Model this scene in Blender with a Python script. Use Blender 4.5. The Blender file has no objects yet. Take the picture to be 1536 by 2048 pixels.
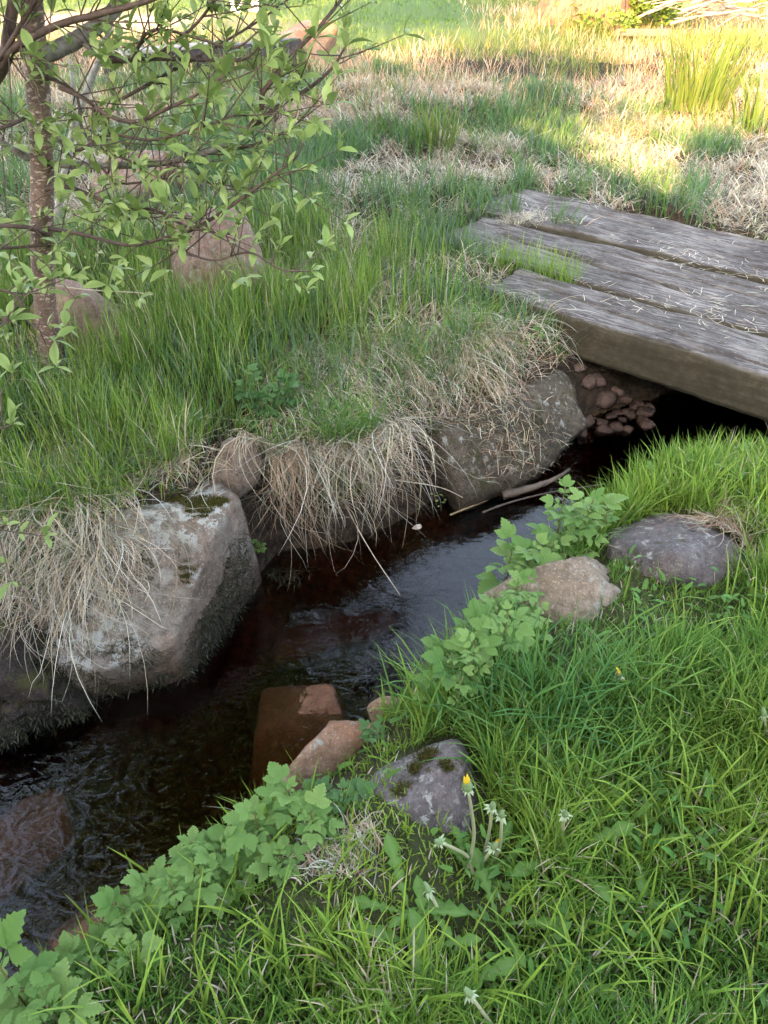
import bpy, bmesh, math, random
import numpy as np
from mathutils import Vector, Matrix, Quaternion

R = math.radians
rng = np.random.default_rng(7)
random.seed(7)
SC = bpy.context.scene
COL = SC.collection

# ------------------------------------------------------------------ camera, sky, sun, exposure
CAM_H = 1.6; PITCH = R(38.5); FOC = 1547.0
cam = bpy.data.cameras.new('camera'); cam_o = bpy.data.objects.new('camera', cam); COL.objects.link(cam_o)
cam.sensor_fit = 'VERTICAL'; cam.sensor_height = 24; cam.lens = 24 * FOC / 2048
cam.clip_start = 0.02; cam.clip_end = 2000
cam_o.location = (0, 0, CAM_H); cam_o.rotation_euler = (math.pi / 2 - PITCH, 0, 0)
SC.camera = cam_o

SUN_EL = R(20.0); HD = np.array([0.349, 0.937])            # heading of the light over the ground
world = bpy.data.worlds.new('World'); SC.world = world; world.use_nodes = True
wn = world.node_tree.nodes; wl = world.node_tree.links
sky = wn.new('ShaderNodeTexSky'); sky.sky_type = 'NISHITA'; sky.sun_disc = False
sky.sun_elevation = SUN_EL; sky.sun_rotation = math.atan2(-HD[0], -HD[1])
sky.air_density = 1.0; sky.dust_density = 3.0; sky.ozone_density = 1.0
hsv = wn.new('ShaderNodeHueSaturation'); hsv.inputs['Saturation'].default_value = 0.6
wl.new(sky.outputs[0], hsv.inputs['Color'])
wl.new(hsv.outputs[0], wn['Background'].inputs['Color'])
wn['Background'].inputs['Strength'].default_value = 0.08
sun = bpy.data.lights.new('sun', 'SUN'); sun_o = bpy.data.objects.new('sun', sun); COL.objects.link(sun_o)
sun.energy = 2.2; sun.angle = R(0.6); sun.color = (1.0, 0.58, 0.28)
sd_ = Vector((HD[0] * math.cos(SUN_EL), HD[1] * math.cos(SUN_EL), -math.sin(SUN_EL)))
sun_o.rotation_euler = sd_.to_track_quat('-Z', 'Y').to_euler(); sun_o.location = (-6, -16, 9)
SC.view_settings.view_transform = 'Standard'; SC.view_settings.look = 'None'
SC.view_settings.gamma = 1; SC.view_settings.use_curve_mapping = False
SC.view_settings.exposure = 4.0
SC.cycles.use_denoising = True
SC.cycles.max_bounces = 8; SC.cycles.transparent_max_bounces = 12
SC.cycles.diffuse_bounces = 3; SC.cycles.glossy_bounces = 3; SC.cycles.transmission_bounces = 4
SC.cycles.caustics_reflective = False; SC.cycles.caustics_refractive = False

# ------------------------------------------------------------------ measuring: a point of the photograph at a known height / distance
def ray(u, v):
    dx = (u - 768) / FOC; dy = -(v - 1024) / FOC
    return np.array([dx, math.cos(PITCH) + dy * math.sin(PITCH), -math.sin(PITCH) + dy * math.cos(PITCH)])
def at(u, v, z=0.0):
    d = ray(u, v); t = (z - CAM_H) / d[2]; return np.array([t * d[0], t * d[1], z])
def aty(u, v, y):
    d = ray(u, v); t = y / d[1]; return np.array([t * d[0], y, CAM_H + t * d[2]])

# ------------------------------------------------------------------ noise
def _hash(i, j, k, s):
    h = (i.astype(np.int64) * 374761393 + j.astype(np.int64) * 668265263 + k.astype(np.int64) * 2147483647 + s * 1274126177) & 0xffffffff
    h = ((h ^ (h >> 13)) * 1274126177) & 0xffffffff
    return ((h ^ (h >> 16)) & 0xffff) / 65535.0
def vnoise(p, s=0):
    p = np.asarray(p, float); i = np.floor(p).astype(np.int64); f = p - i; f = f * f * (3 - 2 * f)
    o = 0
    for a in (0, 1):
        for b in (0, 1):
            for c in (0, 1):
                w = (f[:, 0] if a else 1 - f[:, 0]) * (f[:, 1] if b else 1 - f[:, 1]) * (f[:, 2] if c else 1 - f[:, 2])
                o = o + w * _hash(i[:, 0] + a, i[:, 1] + b, i[:, 2] + c, s)
    return o * 2 - 1
def fbm(p, s=0, o=3):
    r = 0; a = 1.0
    p = np.asarray(p, float)
    for k in range(o): r = r + a * vnoise(p, s + k); p = p * 2.03; a *= .5
    return r
def noise2(x, y, sc, s=0, o=3):
    return fbm(np.stack([x * sc, y * sc, np.zeros_like(x)], 1), s, o)

# ------------------------------------------------------------------ materials
MATS = {}
def new_mat(name):
    m = bpy.data.materials.new(name); m.use_nodes = True; MATS[name] = m
    nt = m.node_tree; b = nt.nodes['Principled BSDF']
    return m, nt, b
def N(nt, t, **kw):
    n = nt.nodes.new(t)
    for k, v in kw.items():
        if k in n.inputs: n.inputs[k].default_value = v
        else: setattr(n, k, v)
    return n
def ramp(nt, fac, stops):
    r = nt.nodes.new('ShaderNodeValToRGB')
    e = r.color_ramp.elements
    while len(e) < len(stops): e.new(.5)
    for i, (p, c) in enumerate(stops):
        e[i].position = p; e[i].color = (*c, 1) if not isinstance(c, (int, float)) else (c, c, c, 1)
    nt.links.new(fac, r.inputs[0]); return r.outputs[0]
def mix(nt, fac, a, b, mode='MIX'):
    m = nt.nodes.new('ShaderNodeMix'); m.data_type = 'RGBA'; m.blend_type = mode
    for sock, v in ((m.inputs[0], fac), (m.inputs[6], a), (m.inputs[7], b)):
        if hasattr(v, 'is_linked'): nt.links.new(v, sock)
        elif isinstance(v, (int, float)): sock.default_value = v
        else: sock.default_value = (*v, 1)
    return m.outputs[2]
def tex(nt, scale, detail=4, rough=.6, vec=None, typ='ShaderNodeTexNoise', **kw):
    n = nt.nodes.new(typ); n.inputs['Scale'].default_value = scale
    if typ == 'ShaderNodeTexNoise': n.inputs['Detail'].default_value = detail; n.inputs['Roughness'].default_value = rough
    for k, v in kw.items(): setattr(n, k, v)
    if vec is not None: nt.links.new(vec, n.inputs['Vector'])
    return n
def coords(nt, scale=(1, 1, 1), kind='Object'):
    c = nt.nodes.new('ShaderNodeTexCoord'); mp = nt.nodes.new('ShaderNodeMapping')
    mp.inputs['Scale'].default_value = scale
    nt.links.new(c.outputs[kind], mp.inputs[0]); return mp.outputs[0]
def bump(nt, b, h, strength=.4, dist=.01):
    bn = nt.nodes.new('ShaderNodeBump'); bn.inputs['Strength'].default_value = strength; bn.inputs['Distance'].default_value = dist
    nt.links.new(h, bn.inputs['Height']); nt.links.new(bn.outputs[0], b.inputs['Normal']); return bn

def blade_mat(name, transl=.35, rough=.5, spec=.3):
    """foliage whose colour is stored blade by blade"""
    m, nt, b = new_mat(name)
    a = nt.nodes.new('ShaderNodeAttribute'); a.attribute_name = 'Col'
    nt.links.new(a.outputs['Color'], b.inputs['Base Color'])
    b.inputs['Roughness'].default_value = rough; b.inputs['Specular IOR Level'].default_value = spec
    t = nt.nodes.new('ShaderNodeBsdfTranslucent'); nt.links.new(a.outputs['Color'], t.inputs[0])
    mx = nt.nodes.new('ShaderNodeMixShader'); mx.inputs[0].default_value = transl
    nt.links.new(b.outputs[0], mx.inputs[1]); nt.links.new(t.outputs[0], mx.inputs[2])
    nt.links.new(mx.outputs[0], nt.nodes['Material Output'].inputs[0])
    return m
def leaf_mat(name, c1, c2, vein=(.16, .26, .07), transl=.35, rough=.45, spec=.22):
    """leaf whose tint differs from leaf to leaf"""
    m, nt, b = new_mat(name)
    oi = nt.nodes.new('ShaderNodeObjectInfo')
    c = mix(nt, oi.outputs['Random'], c1, c2)
    n = tex(nt, 60, 3, .6, coords(nt))
    c = mix(nt, ramp(nt, n.outputs[0], [(.3, 0.0), (.75, .55)]), c, tuple(x * .62 for x in c1))
    a = nt.nodes.new('ShaderNodeAttribute'); a.attribute_name = 'Col'
    c = mix(nt, a.outputs['Fac'], c, vein)
    nt.links.new(c, b.inputs['Base Color'])
    b.inputs['Roughness'].default_value = rough; b.inputs['Specular IOR Level'].default_value = spec
    t = nt.nodes.new('ShaderNodeBsdfTranslucent'); nt.links.new(c, t.inputs[0])
    mx = nt.nodes.new('ShaderNodeMixShader'); mx.inputs[0].default_value = transl
    nt.links.new(b.outputs[0], mx.inputs[1]); nt.links.new(t.outputs[0], mx.inputs[2])
    nt.links.new(mx.outputs[0], nt.nodes['Material Output'].inputs[0])
    return m
def plain(name, c1, c2, scale=8, rough=.8, bumpd=.004, spec=.3, stretch=(1, 1, 1)):
    m, nt, b = new_mat(name)
    n = tex(nt, scale, 5, .65, coords(nt, stretch))
    nt.links.new(ramp(nt, n.outputs[0], [(.3, c1), (.72, c2)]), b.inputs['Base Color'])
    b.inputs['Roughness'].default_value = rough; b.inputs['Specular IOR Level'].default_value = spec
    bump(nt, b, n.outputs[0], .6, bumpd)
    return m

WATER_Z = -0.45
def rock_mat(name, c1, c2, lichen=.0, lich_col=(.34, .34, .31), moss=.0, wet=True, rough=.8, c3=None):
    m, nt, b = new_mat(name)
    geo = nt.nodes.new('ShaderNodeNewGeometry'); pos = geo.outputs['Position']
    n1 = tex(nt, 5, 6, .65, pos); n2 = tex(nt, 34, 6, .75, pos); n3 = tex(nt, 120, 4, .75, pos)
    c = mix(nt, ramp(nt, n1.outputs[0], [(.36, 0.0), (.62, 1.0)]), c1, c2)
    if c3 is not None:
        n5 = tex(nt, 3.1, 4, .6, pos, noise_dimensions='4D'); n5.inputs['W'].default_value = 3.3
        c = mix(nt, ramp(nt, n5.outputs[0], [(.48, 0.0), (.6, 1.0)]), c, c3)
    c = mix(nt, ramp(nt, n2.outputs[0], [(.35, .75), (.6, 0.0)]), c, tuple(x * .45 for x in c1))
    c = mix(nt, ramp(nt, n3.outputs[0], [(.56, 0.0), (.68, .75)]), c, tuple(min(.6, x * 1.8) for x in c2))
    sep = nt.nodes.new('ShaderNodeSeparateXYZ'); nt.links.new(geo.outputs['Normal'], sep.inputs[0])
    up = ramp(nt, sep.outputs['Z'], [(.05, 0.0), (.6, 1.0)])
    if lichen > 0:
        l1 = tex(nt, 26, 6, .72, pos); v = tex(nt, 42, vec=pos, typ='ShaderNodeTexVoronoi')
        lm = ramp(nt, l1.outputs[0], [(.62 - .2 * lichen, 0.0), (.66 - .2 * lichen, 1.0)])
        l2 = tex(nt, 3.2, 3, .5, pos)
        lm2 = mix(nt, 1.0, lm, ramp(nt, l2.outputs[0], [(.42, .1), (.56, 1.0)]), 'MULTIPLY')
        lm2 = mix(nt, 1.0, lm2, up, 'MULTIPLY')
        c = mix(nt, lm2, c, lich_col)
    if moss > 0:
        mo = tex(nt, 7, 6, .75, pos, noise_dimensions='4D'); mo.inputs['W'].default_value = 1.7
        mm = mix(nt, 1.0, ramp(nt, mo.outputs[0], [(.66 - .22 * moss, 0.0), (.7 - .22 * moss, 1.0)]), up, 'MULTIPLY')
        c = mix(nt, mm, c, (.055, .05, .015))
    rg = None
    if wet:
        sp = nt.nodes.new('ShaderNodeSeparateXYZ'); nt.links.new(pos, sp.inputs[0])
        ad = nt.nodes.new('ShaderNodeMath'); ad.operation = 'MULTIPLY_ADD'
        nt.links.new(n1.outputs[0], ad.inputs[0]); ad.inputs[1].default_value = -.22; nt.links.new(sp.outputs['Z'], ad.inputs[2])
        mr = nt.nodes.new('ShaderNodeMapRange'); mr.inputs[1].default_value = WATER_Z - .07; mr.inputs[2].default_value = WATER_Z + .02
        mr.inputs[3].default_value = 1; mr.inputs[4].default_value = 0
        nt.links.new(ad.outputs[0], mr.inputs[0])
        c = mix(nt, mr.outputs[0], c, (.45, .4, .36), 'MULTIPLY')      # wet stone is darker and shinier
        rr = nt.nodes.new('ShaderNodeMapRange'); rr.inputs[3].default_value = rough; rr.inputs[4].default_value = .28
        nt.links.new(mr.outputs[0], rr.inputs[0]); rg = rr.outputs[0]
    nt.links.new(c, b.inputs['Base Color'])
    if rg is not None: nt.links.new(rg, b.inputs['Roughness'])
    else: b.inputs['Roughness'].default_value = rough
    b.inputs['Specular IOR Level'].default_value = .35
    hh = mix(nt, .5, n2.outputs[0], n3.outputs[0]); bump(nt, b, hh, 1.0, .016)
    return m

GRASS = blade_mat('grass blades', .27, .5, .18)
STRAW = blade_mat('dry straw', .2, .65, .15)
ALGAE = blade_mat('wet water moss', .08, .3, .5)

# ------------------------------------------------------------------ object helpers
def link(o, parent=None):
    COL.objects.link(o)
    if parent is not None: o.parent = parent
    return o
def tag(o, label=None, cat=None, group=None, kind=None):
    if label: o['label'] = label
    if cat: o['category'] = cat
    if group: o['group'] = group
    if kind: o['kind'] = kind
    return o
def mesh(name, V, Fc, mat, col=None, smooth=True):
    me = bpy.data.meshes.new(name)
    me.from_pydata([tuple(map(float, v)) for v in V], [], [tuple(map(int, f)) for f in Fc])
    if mat is not None: me.materials.append(mat)
    if smooth: me.polygons.foreach_set('use_smooth', np.ones(len(me.polygons), bool))
    if col is not None:
        at_ = me.attributes.new('Col', 'FLOAT_COLOR', 'POINT')
        c = np.ones((len(V), 4), np.float32); c[:, :np.shape(col)[1]] = col
        at_.data.foreach_set('color', c.ravel())
    me.update(); return me
def obj(name, me, parent=None):
    o = bpy.data.objects.new(name, me); return link(o, parent)
def empty(name, loc):
    o = bpy.data.objects.new(name, None); o.location = tuple(map(float, loc)); o.empty_display_size = .05
    return link(o)
def fast_mesh(name, V, loops, starts, totals, mat, col):
    me = bpy.data.meshes.new(name)
    me.vertices.add(len(V)); me.vertices.foreach_set('co', V.astype(np.float32).ravel())
    me.loops.add(len(loops)); me.loops.foreach_set('vertex_index', loops.astype(np.int32))
    me.polygons.add(len(starts)); me.polygons.foreach_set('loop_start', starts.astype(np.int32))
    try: me.polygons.foreach_set('loop_total', totals.astype(np.int32))
    except Exception: pass
    me.polygons.foreach_set('use_smooth', np.ones(len(starts), bool))
    a = me.attributes.new('Col', 'FLOAT_COLOR', 'POINT')
    c = np.ones((len(V), 4), np.float32); c[:, :3] = col; a.data.foreach_set('color', c.ravel())
    me.materials.append(mat); me.update(calc_edges=True); me.validate()
    return me

# ------------------------------------------------------------------ the lie of the land
FAR = np.array([(-4.5, 1.2), (-2.6, 1.38), (-1.6, 1.56), (-1.21, 1.68), (-.94, 1.74), (-.72, 1.86), (-.6, 1.98), (-.5, 2.14), (-.42, 2.32), (-.14, 2.38), (.11, 2.55), (.36, 2.78), (.66, 3.0), (.86, 3.18), (1.0, 3.34), (1.41, 3.53), (2.13, 3.98), (3.0, 4.6), (5.5, 6.4)])
NEAR = np.array([(-4.5, -.9), (-2.6, -.5), (-1.6, .02), (-1.15, .38), (-.89, .63), (-.79, .76), (-.6, .97), (-.42, 1.11), (-.24, 1.22), (-.1, 1.38), (0.02, 1.48), (.12, 1.6), (.25, 1.78), (.58, 2.1), (.93, 2.48), (1.22, 2.68), (1.95, 2.9), (2.7, 3.3), (5.5, 5.2)])
POLY = np.vstack([FAR, NEAR[::-1]])
def dist_line(x, y, L):
    best = np.full(x.shape, 1e9)
    for a, b in zip(L[:-1], L[1:]):
        d = b - a; t = np.clip(((x - a[0]) * d[0] + (y - a[1]) * d[1]) / (d @ d), 0, 1)
        best = np.minimum(best, np.hypot(x - a[0] - t * d[0], y - a[1] - t * d[1]))
    return best
def inside(x, y, P):
    c = np.zeros(x.shape, bool); j = len(P) - 1
    for i in range(len(P)):
        xi, yi = P[i]; xj, yj = P[j]
        k = ((yi > y) != (yj > y)) & (x < (xj - xi) * (y - yi) / (yj - yi + 1e-12) + xi)
        c ^= k; j = i
    return c
def stream(x, y):
    """signed distance to the water (negative inside) and which bank is nearer (True = far bank)"""
    x = np.asarray(x, float); y = np.asarray(y, float)
    df = dist_line(x, y, FAR); dn = dist_line(x, y, NEAR); d = np.minimum(df, dn)
    return np.where(inside(x, y, POLY), -d, d), df < dn
# bridge frame: origin at the near left top corner, e along the beams, n across them
B0 = at(965, 578, .06)[:2]; B1 = at(1536, 752, .06)[:2]
BE = (B1 - B0) / np.linalg.norm(B1 - B0); BN = np.array([-BE[1], BE[0]])
def bridge_uv(x, y): return (x - B0[0]) * BE[0] + (y - B0[1]) * BE[1], (x - B0[0]) * BN[0] + (y - B0[1]) * BN[1]
def sstep(t): t = np.clip(t, 0, 1); return t * t * (3 - 2 * t)
def ground(x, y):
    x = np.asarray(x, float); y = np.asarray(y, float)
    d, far = stream(x, y)
    n1 = noise2(x, y, 1.3, 11, 3); n2 = noise2(x, y, 5.5, 21, 3)
    top = np.where(far, .02, 0.0) + .05 * n1 * sstep((d - .1) / .5) + .015 * n2
    top = top + sstep((y - 5.2) / 2.5) * (.10 * noise2(x, y, .75, 31, 2) + .05 * noise2(x, y, 2.0, 41, 2)) * (1 - sstep((y - 12.5) / 3))
    w = np.where(far, .40 + .1 * n1, .42 + .08 * n1 + .35 * sstep((x - 1.0) / .5))
    t = np.clip(d / w, 0, 1); prof = 1 - (1 - t) ** 2.2
    bank = WATER_Z + (top - WATER_Z) * prof + .02 * n2
    bed = WATER_Z - .02 - .22 * sstep(-d / .28) + .03 * n2 + .04 * n1
    z = np.where(d > 0, bank, bed)
    bu, bv = bridge_uv(x, y)
    ins = sstep((bu + .05) / .12) * sstep((3.6 - bu) / .1) * sstep((bv + .1) / .12) * sstep((1.80 - bv) / .12)
    z = np.where(z > -.17, z * (1 - ins) + np.minimum(z, -.17) * ins, z)
    return z

def axis(lo, hi, step, outer):
    core = np.arange(lo, hi + 1e-6, step); g = []; s = step; v = hi
    while v < outer: s *= 1.16; v += s; g.append(v)
    h = []; s = step; v = lo
    while v > -outer: s *= 1.16; v -= s; h.append(v)
    return np.concatenate([h[::-1], core, g])
ax = axis(-2.6, 3.0, .028, 400); ay = axis(0.2, 6.4, .03, 400)
GX, GY = np.meshgrid(ax, ay); gz = ground(GX.ravel(), GY.ravel())
nx, ny = len(ax), len(ay)
V = np.stack([GX.ravel(), GY.ravel(), gz], 1)
ii = (np.arange(ny - 1)[:, None] * nx + np.arange(nx - 1)[None]).ravel()
loops = np.stack([ii, ii + 1, ii + 1 + nx, ii + nx], 1).ravel(); st = np.arange(len(ii)) * 4
mg, nt, b = new_mat('soil')
geo = nt.nodes.new('ShaderNodeNewGeometry'); pos = geo.outputs['Position']
n1 = tex(nt, 2.2, 5, .65, pos); n2 = tex(nt, 26, 6, .7, pos); n3 = tex(nt, 110, 3, .7, pos)
c = mix(nt, ramp(nt, n1.outputs[0], [(.38, 0.0), (.62, 1.0)]), (.050, .046, .020), (.075, .055, .033))
c = mix(nt, ramp(nt, n2.outputs[0], [(.4, .8), (.62, 0.0)]), c, (.018, .013, .009))
c = mix(nt, ramp(nt, n3.outputs[0], [(.6, 0.0), (.72, .7)]), c, (.16, .13, .085))
a = nt.nodes.new('ShaderNodeAttribute'); a.attribute_name = 'Col'
sepc = nt.nodes.new('ShaderNodeSeparateColor'); nt.links.new(a.outputs['Color'], sepc.inputs[0])
lawn_c = mix(nt, n2.outputs[0], (.05, .10, .02), (.12, .17, .05))
c = mix(nt, sepc.outputs['Green'], c, lawn_c)
sand_c = mix(nt, n2.outputs[0], (.30, .22, .16), (.46, .37, .29))
c = mix(nt, sepc.outputs['Blue'], c, sand_c)
bed_c = mix(nt, ramp(nt, n2.outputs[0], [(.35, 0.0), (.65, 1.0)]), (.02, .013, .009), (.15, .062, .028))
c = mix(nt, sepc.outputs['Red'], c, bed_c)
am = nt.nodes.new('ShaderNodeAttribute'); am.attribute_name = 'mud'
mud_shade_c = mix(nt, ramp(nt, n2.outputs[0], [(.35, 0.0), (.65, 1.0)]), (.016, .012, .009), (.07, .05, .035))  # dark mud that also carries shade under the bridge in its colour
c = mix(nt, am.outputs['Fac'], c, mud_shade_c)
nt.links.new(c, b.inputs['Base Color']); b.inputs['Roughness'].default_value = .9; b.inputs['Specular IOR Level'].default_value = .2
bump(nt, b, mix(nt, .5, n2.outputs[0], n3.outputs[0]), 1.0, .03)
d0, f0 = stream(V[:, 0], V[:, 1])
gcol = np.zeros((len(V), 3))
gcol[:, 0] = sstep((.03 - d0) / .08)
gcol[:, 1] = np.maximum(sstep((V[:, 1] - 10.5) / 2.0), .3 * (~f0) * sstep((d0 - .15) / .2))
mud = f0 * (d0 > 0) * sstep((.42 - d0) / .15) * (V[:, 1] < 5)  # wet mud of the bank face, darkened to paint the shade under the bridge
sandm = sstep(1.4 - np.hypot((V[:, 0] + 4.6) / 2.6, (V[:, 1] - 14.5) / 1.5) * 1.0 + .3 * noise2(V[:, 0], V[:, 1], 1.1, 5)) * 1.0
sand2 = sstep(1.5 - np.hypot((V[:, 0] + 1.9) / 1.2, (V[:, 1] - 9.0) / .6) * 1.0 + .35 * noise2(V[:, 0], V[:, 1], 2.1, 6))
gcol[:, 2] = np.maximum(sandm, sand2)
g = obj('ground', fast_mesh('ground', V, loops, st, np.full(len(ii), 4), mg, gcol)); tag(g, kind='structure')
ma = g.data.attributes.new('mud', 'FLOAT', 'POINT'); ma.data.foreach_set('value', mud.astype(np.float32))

# ------------------------------------------------------------------ water
wm, nt, b = new_mat('stream water'); nt.nodes.remove(b)
outn = nt.nodes['Material Output']
geo = nt.nodes.new('ShaderNodeNewGeometry'); pos = geo.outputs['Position']
spx = nt.nodes.new('ShaderNodeSeparateXYZ'); nt.links.new(pos, spx.inputs[0])
flow = nt.nodes.new('ShaderNodeMapping'); flow.inputs['Rotation'].default_value = (0, 0, R(-40)); flow.inputs['Scale'].default_value = (1, 1.7, 1)
nt.links.new(pos, flow.inputs[0])
w1 = tex(nt, 15, 2, .42, flow.outputs[0]); w1.inputs['Distortion'].default_value = .9
w2 = tex(nt, 5, 3, .5, flow.outputs[0])
mr = nt.nodes.new('ShaderNodeMapRange'); mr.interpolation_type = 'SMOOTHSTEP'
mr.inputs[1].default_value = 2.1; mr.inputs[2].default_value = 1.2; mr.inputs[3].default_value = .05; mr.inputs[4].default_value = .24
nt.links.new(spx.outputs['Y'], mr.inputs[0])
bp = nt.nodes.new('ShaderNodeBump'); bp.inputs['Distance'].default_value = .02
nt.links.new(w1.outputs[0], bp.inputs['Height']); nt.links.new(mr.outputs[0], bp.inputs['Strength'])
bp2 = nt.nodes.new('ShaderNodeBump'); bp2.inputs['Distance'].default_value = .02; bp2.inputs['Strength'].default_value = .05
nt.links.new(w2.outputs[0], bp2.inputs['Height']); nt.links.new(bp.outputs[0], bp2.inputs['Normal'])
fr = nt.nodes.new('ShaderNodeFresnel'); fr.inputs[0].default_value = 1.6; nt.links.new(bp2.outputs[0], fr.inputs[1])
gl = nt.nodes.new('ShaderNodeBsdfGlossy'); gl.inputs['Roughness'].default_value = .045; nt.links.new(bp2.outputs[0], gl.inputs['Normal'])
tr = nt.nodes.new('ShaderNodeBsdfTransparent'); tr.inputs[0].default_value = (.93, .86, .78, 1)
mx = nt.nodes.new('ShaderNodeMixShader')
nt.links.new(fr.outputs[0], mx.inputs[0]); nt.links.new(tr.outputs[0], mx.inputs[1]); nt.links.new(gl.outputs[0], mx.inputs[2])
nt.links.new(mx.outputs[0], outn.inputs['Surface'])
va = nt.nodes.new('ShaderNodeVolumeAbsorption'); va.inputs['Color'].default_value = (.62, .30, .10, 1); va.inputs['Density'].default_value = 12.0
nt.links.new(va.outputs[0], outn.inputs['Volume'])
FO = FAR + np.array([-.12, .28]); NO = NEAR + np.array([.12, -.28]); WP = np.vstack([FO, NO[::-1]])
m_ = len(WP)
VV = [(x, y, WATER_Z) for x, y in WP] + [(x, y, WATER_Z - .7) for x, y in WP]
FF = [tuple(range(m_))[::-1], tuple(range(m_, 2 * m_))] + [(i, (i + 1) % m_, m_ + (i + 1) % m_, m_ + i) for i in range(m_)]
me = mesh('stream', VV, FF, wm, smooth=False)
bm = bmesh.new(); bm.from_mesh(me); bmesh.ops.recalc_face_normals(bm, faces=bm.faces); bm.to_mesh(me); bm.free()
w = obj('stream_water', me); tag(w, kind='structure')

# ------------------------------------------------------------------ height map of everything solid, for draping
HX0, HY0, HC = -3.2, -.4, .02; HNX, HNY = 420, 360
hx, hy = np.meshgrid(HX0 + np.arange(HNX) * HC, HY0 + np.arange(HNY) * HC)
HM = np.maximum(ground(hx.ravel(), hy.ravel()).reshape(HNY, HNX), WATER_Z)
def stamp(W):
    ix = np.round((W[:, 0] - HX0) / HC).astype(int); iy = np.round((W[:, 1] - HY0) / HC).astype(int)
    for ox in (0, 1):
        for oy in (0, 1):
            a_ = ix + ox; b_ = iy + oy; ok = (a_ >= 0) & (a_ < HNX) & (b_ >= 0) & (b_ < HNY)
            np.maximum.at(HM, (b_[ok], a_[ok]), W[ok, 2])
def surf(x, y):
    ix = np.clip(np.round((x - HX0) / HC).astype(int), 0, HNX - 1); iy = np.clip(np.round((y - HY0) / HC).astype(int), 0, HNY - 1)
    inb = (x > HX0) & (x < HX0 + HC * (HNX - 1)) & (y > HY0) & (y < HY0 + HC * (HNY - 1))
    return np.where(inb, HM[iy, ix], -9.0)

# ------------------------------------------------------------------ boulders and stones
def ico(sub):
    bm = bmesh.new(); bmesh.ops.create_icosphere(bm, subdivisions=sub, radius=1)
    V = np.array([v.co[:] for v in bm.verts]); Fc = [[v.index for v in f.verts] for f in bm.faces]; bm.free(); return V, Fc
ICO = {k: ico(k) for k in (2, 3, 4, 5, 6)}
def stone_verts(size, seed, sub=4, planes=None, p=24, rough=.045, nplanes=11):
    D, Fc = ICO[sub]; r_ = np.random.default_rng(seed)
    if planes is None:
        n = r_.normal(size=(nplanes, 3)); n /= np.linalg.norm(n, axis=1)[:, None]; dd = r_.uniform(.58, .98, nplanes)
        n = np.vstack([n, np.eye(3), -np.eye(3)]); dd = np.concatenate([dd, np.full(6, 1.0)])
    else:
        n = np.array([q[:3] for q in planes], float); n /= np.linalg.norm(n, axis=1)[:, None]; dd = np.array([q[3] for q in planes])
    s = np.maximum(D @ n.T, 0) / dd
    rad = 1 / (np.sum(s ** p, 1) ** (1 / p))
    V = D * rad[:, None]
    if planes is None: V = V * np.array(size)
    sc = float(np.mean(size)) if planes is None else float(np.mean(dd))
    q = V / sc + seed * 3.7
    nn = fbm(q * 1.6, seed, 4) * rough * 1.1 + fbm(q * 6, seed + 9, 3) * rough * .4
    nn += -rough * .9 * np.clip(1 - np.abs(fbm(q * 2.2, seed + 4, 2)) * 9, 0, 1)
    return V + D * (nn * sc)[:, None], Fc
def rotz(V, a): c, s = math.cos(a), math.sin(a); return np.stack([V[:, 0] * c - V[:, 1] * s, V[:, 0] * s + V[:, 1] * c, V[:, 2]], 1)
def boulder(name, loc, size, mat, label, seed, rz=0, cat='boulder', group=None, tilt=0, tag_it=True, drape=True, **kw):
    V, Fc = stone_verts(size, seed, **kw)
    if tilt:
        c, s = math.cos(tilt), math.sin(tilt); V = np.stack([V[:, 0] * c + V[:, 2] * s, V[:, 1], -V[:, 0] * s + V[:, 2] * c], 1)
    V = rotz(V, rz)
    o = obj(name, mesh(name, V, Fc, mat)); o.location = tuple(map(float, loc))
    if drape: stamp(V + np.array(loc))
    tag(o, label, cat, group); o['_seed'] = seed
    del o['_seed']
    return o, V + np.array(loc)

RK_BIG = rock_mat('lichened grey brown stone', (.15, .115, .088), (.26, .195, .15), lichen=.6, moss=.3, c3=(.25, .225, .19), lich_col=(.40, .41, .38))
RK_RED = rock_mat('red brown sandstone', (.21, .125, .09), (.33, .22, .165), lichen=.3, c3=(.30, .20, .16))
RK_PURP = rock_mat('purple grey stone', (.105, .09, .088), (.19, .16, .158), lichen=.3, moss=.3, c3=(.21, .15, .135))
RK_WARM = rock_mat('warm buff stone', (.30, .17, .10), (.44, .30, .21), lichen=.1, c3=(.33, .16, .09))
RK_DARK = rock_mat('dark wet stone', (.03, .024, .02), (.085, .06, .05), moss=.6)
RK_SUB = rock_mat('brown stream stone', (.30, .14, .075), (.50, .27, .17))
RK_PEB = rock_mat('brown cobble', (.12, .08, .066), (.24, .165, .14))

boulders = {}
# the big lichened boulder on the far bank: faces given one by one (normal, distance)
bl, bw = boulder('boulder', (-.80, 1.97, -.32), None, RK_BIG, 'large lichened boulder with moss leaning into the stream under hanging straw', 3,
    planes=[(.02, -.60, .80, .235), (.92, -.38, .05, .24), (.75, .6, .1, .36), (0, 1, .1, .34), (-1, 0, 0, .42), (-.2, -1, .1, .40), (.25, -.95, -.1, .33), (0, 0, -1, .35), (0, .25, 1, .33), (.6, -.3, .74, .36)], sub=6, p=60, rough=.024)
boulders['big'] = bl
dk, dkw = boulder('boulder', (-1.28, 1.76, -.44), (.50, .34, .30), RK_DARK, 'dark boulder coated in wet water moss at the left edge of the stream', 12, rz=.2, sub=5, rough=.11)
boulder('boulder', tuple(at(475, 935, -.03)), (.105, .09, .12), RK_BIG, 'small pale lichened boulder above the large mossy one, beside the leafy plant', 21, rz=.5, sub=4)
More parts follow.
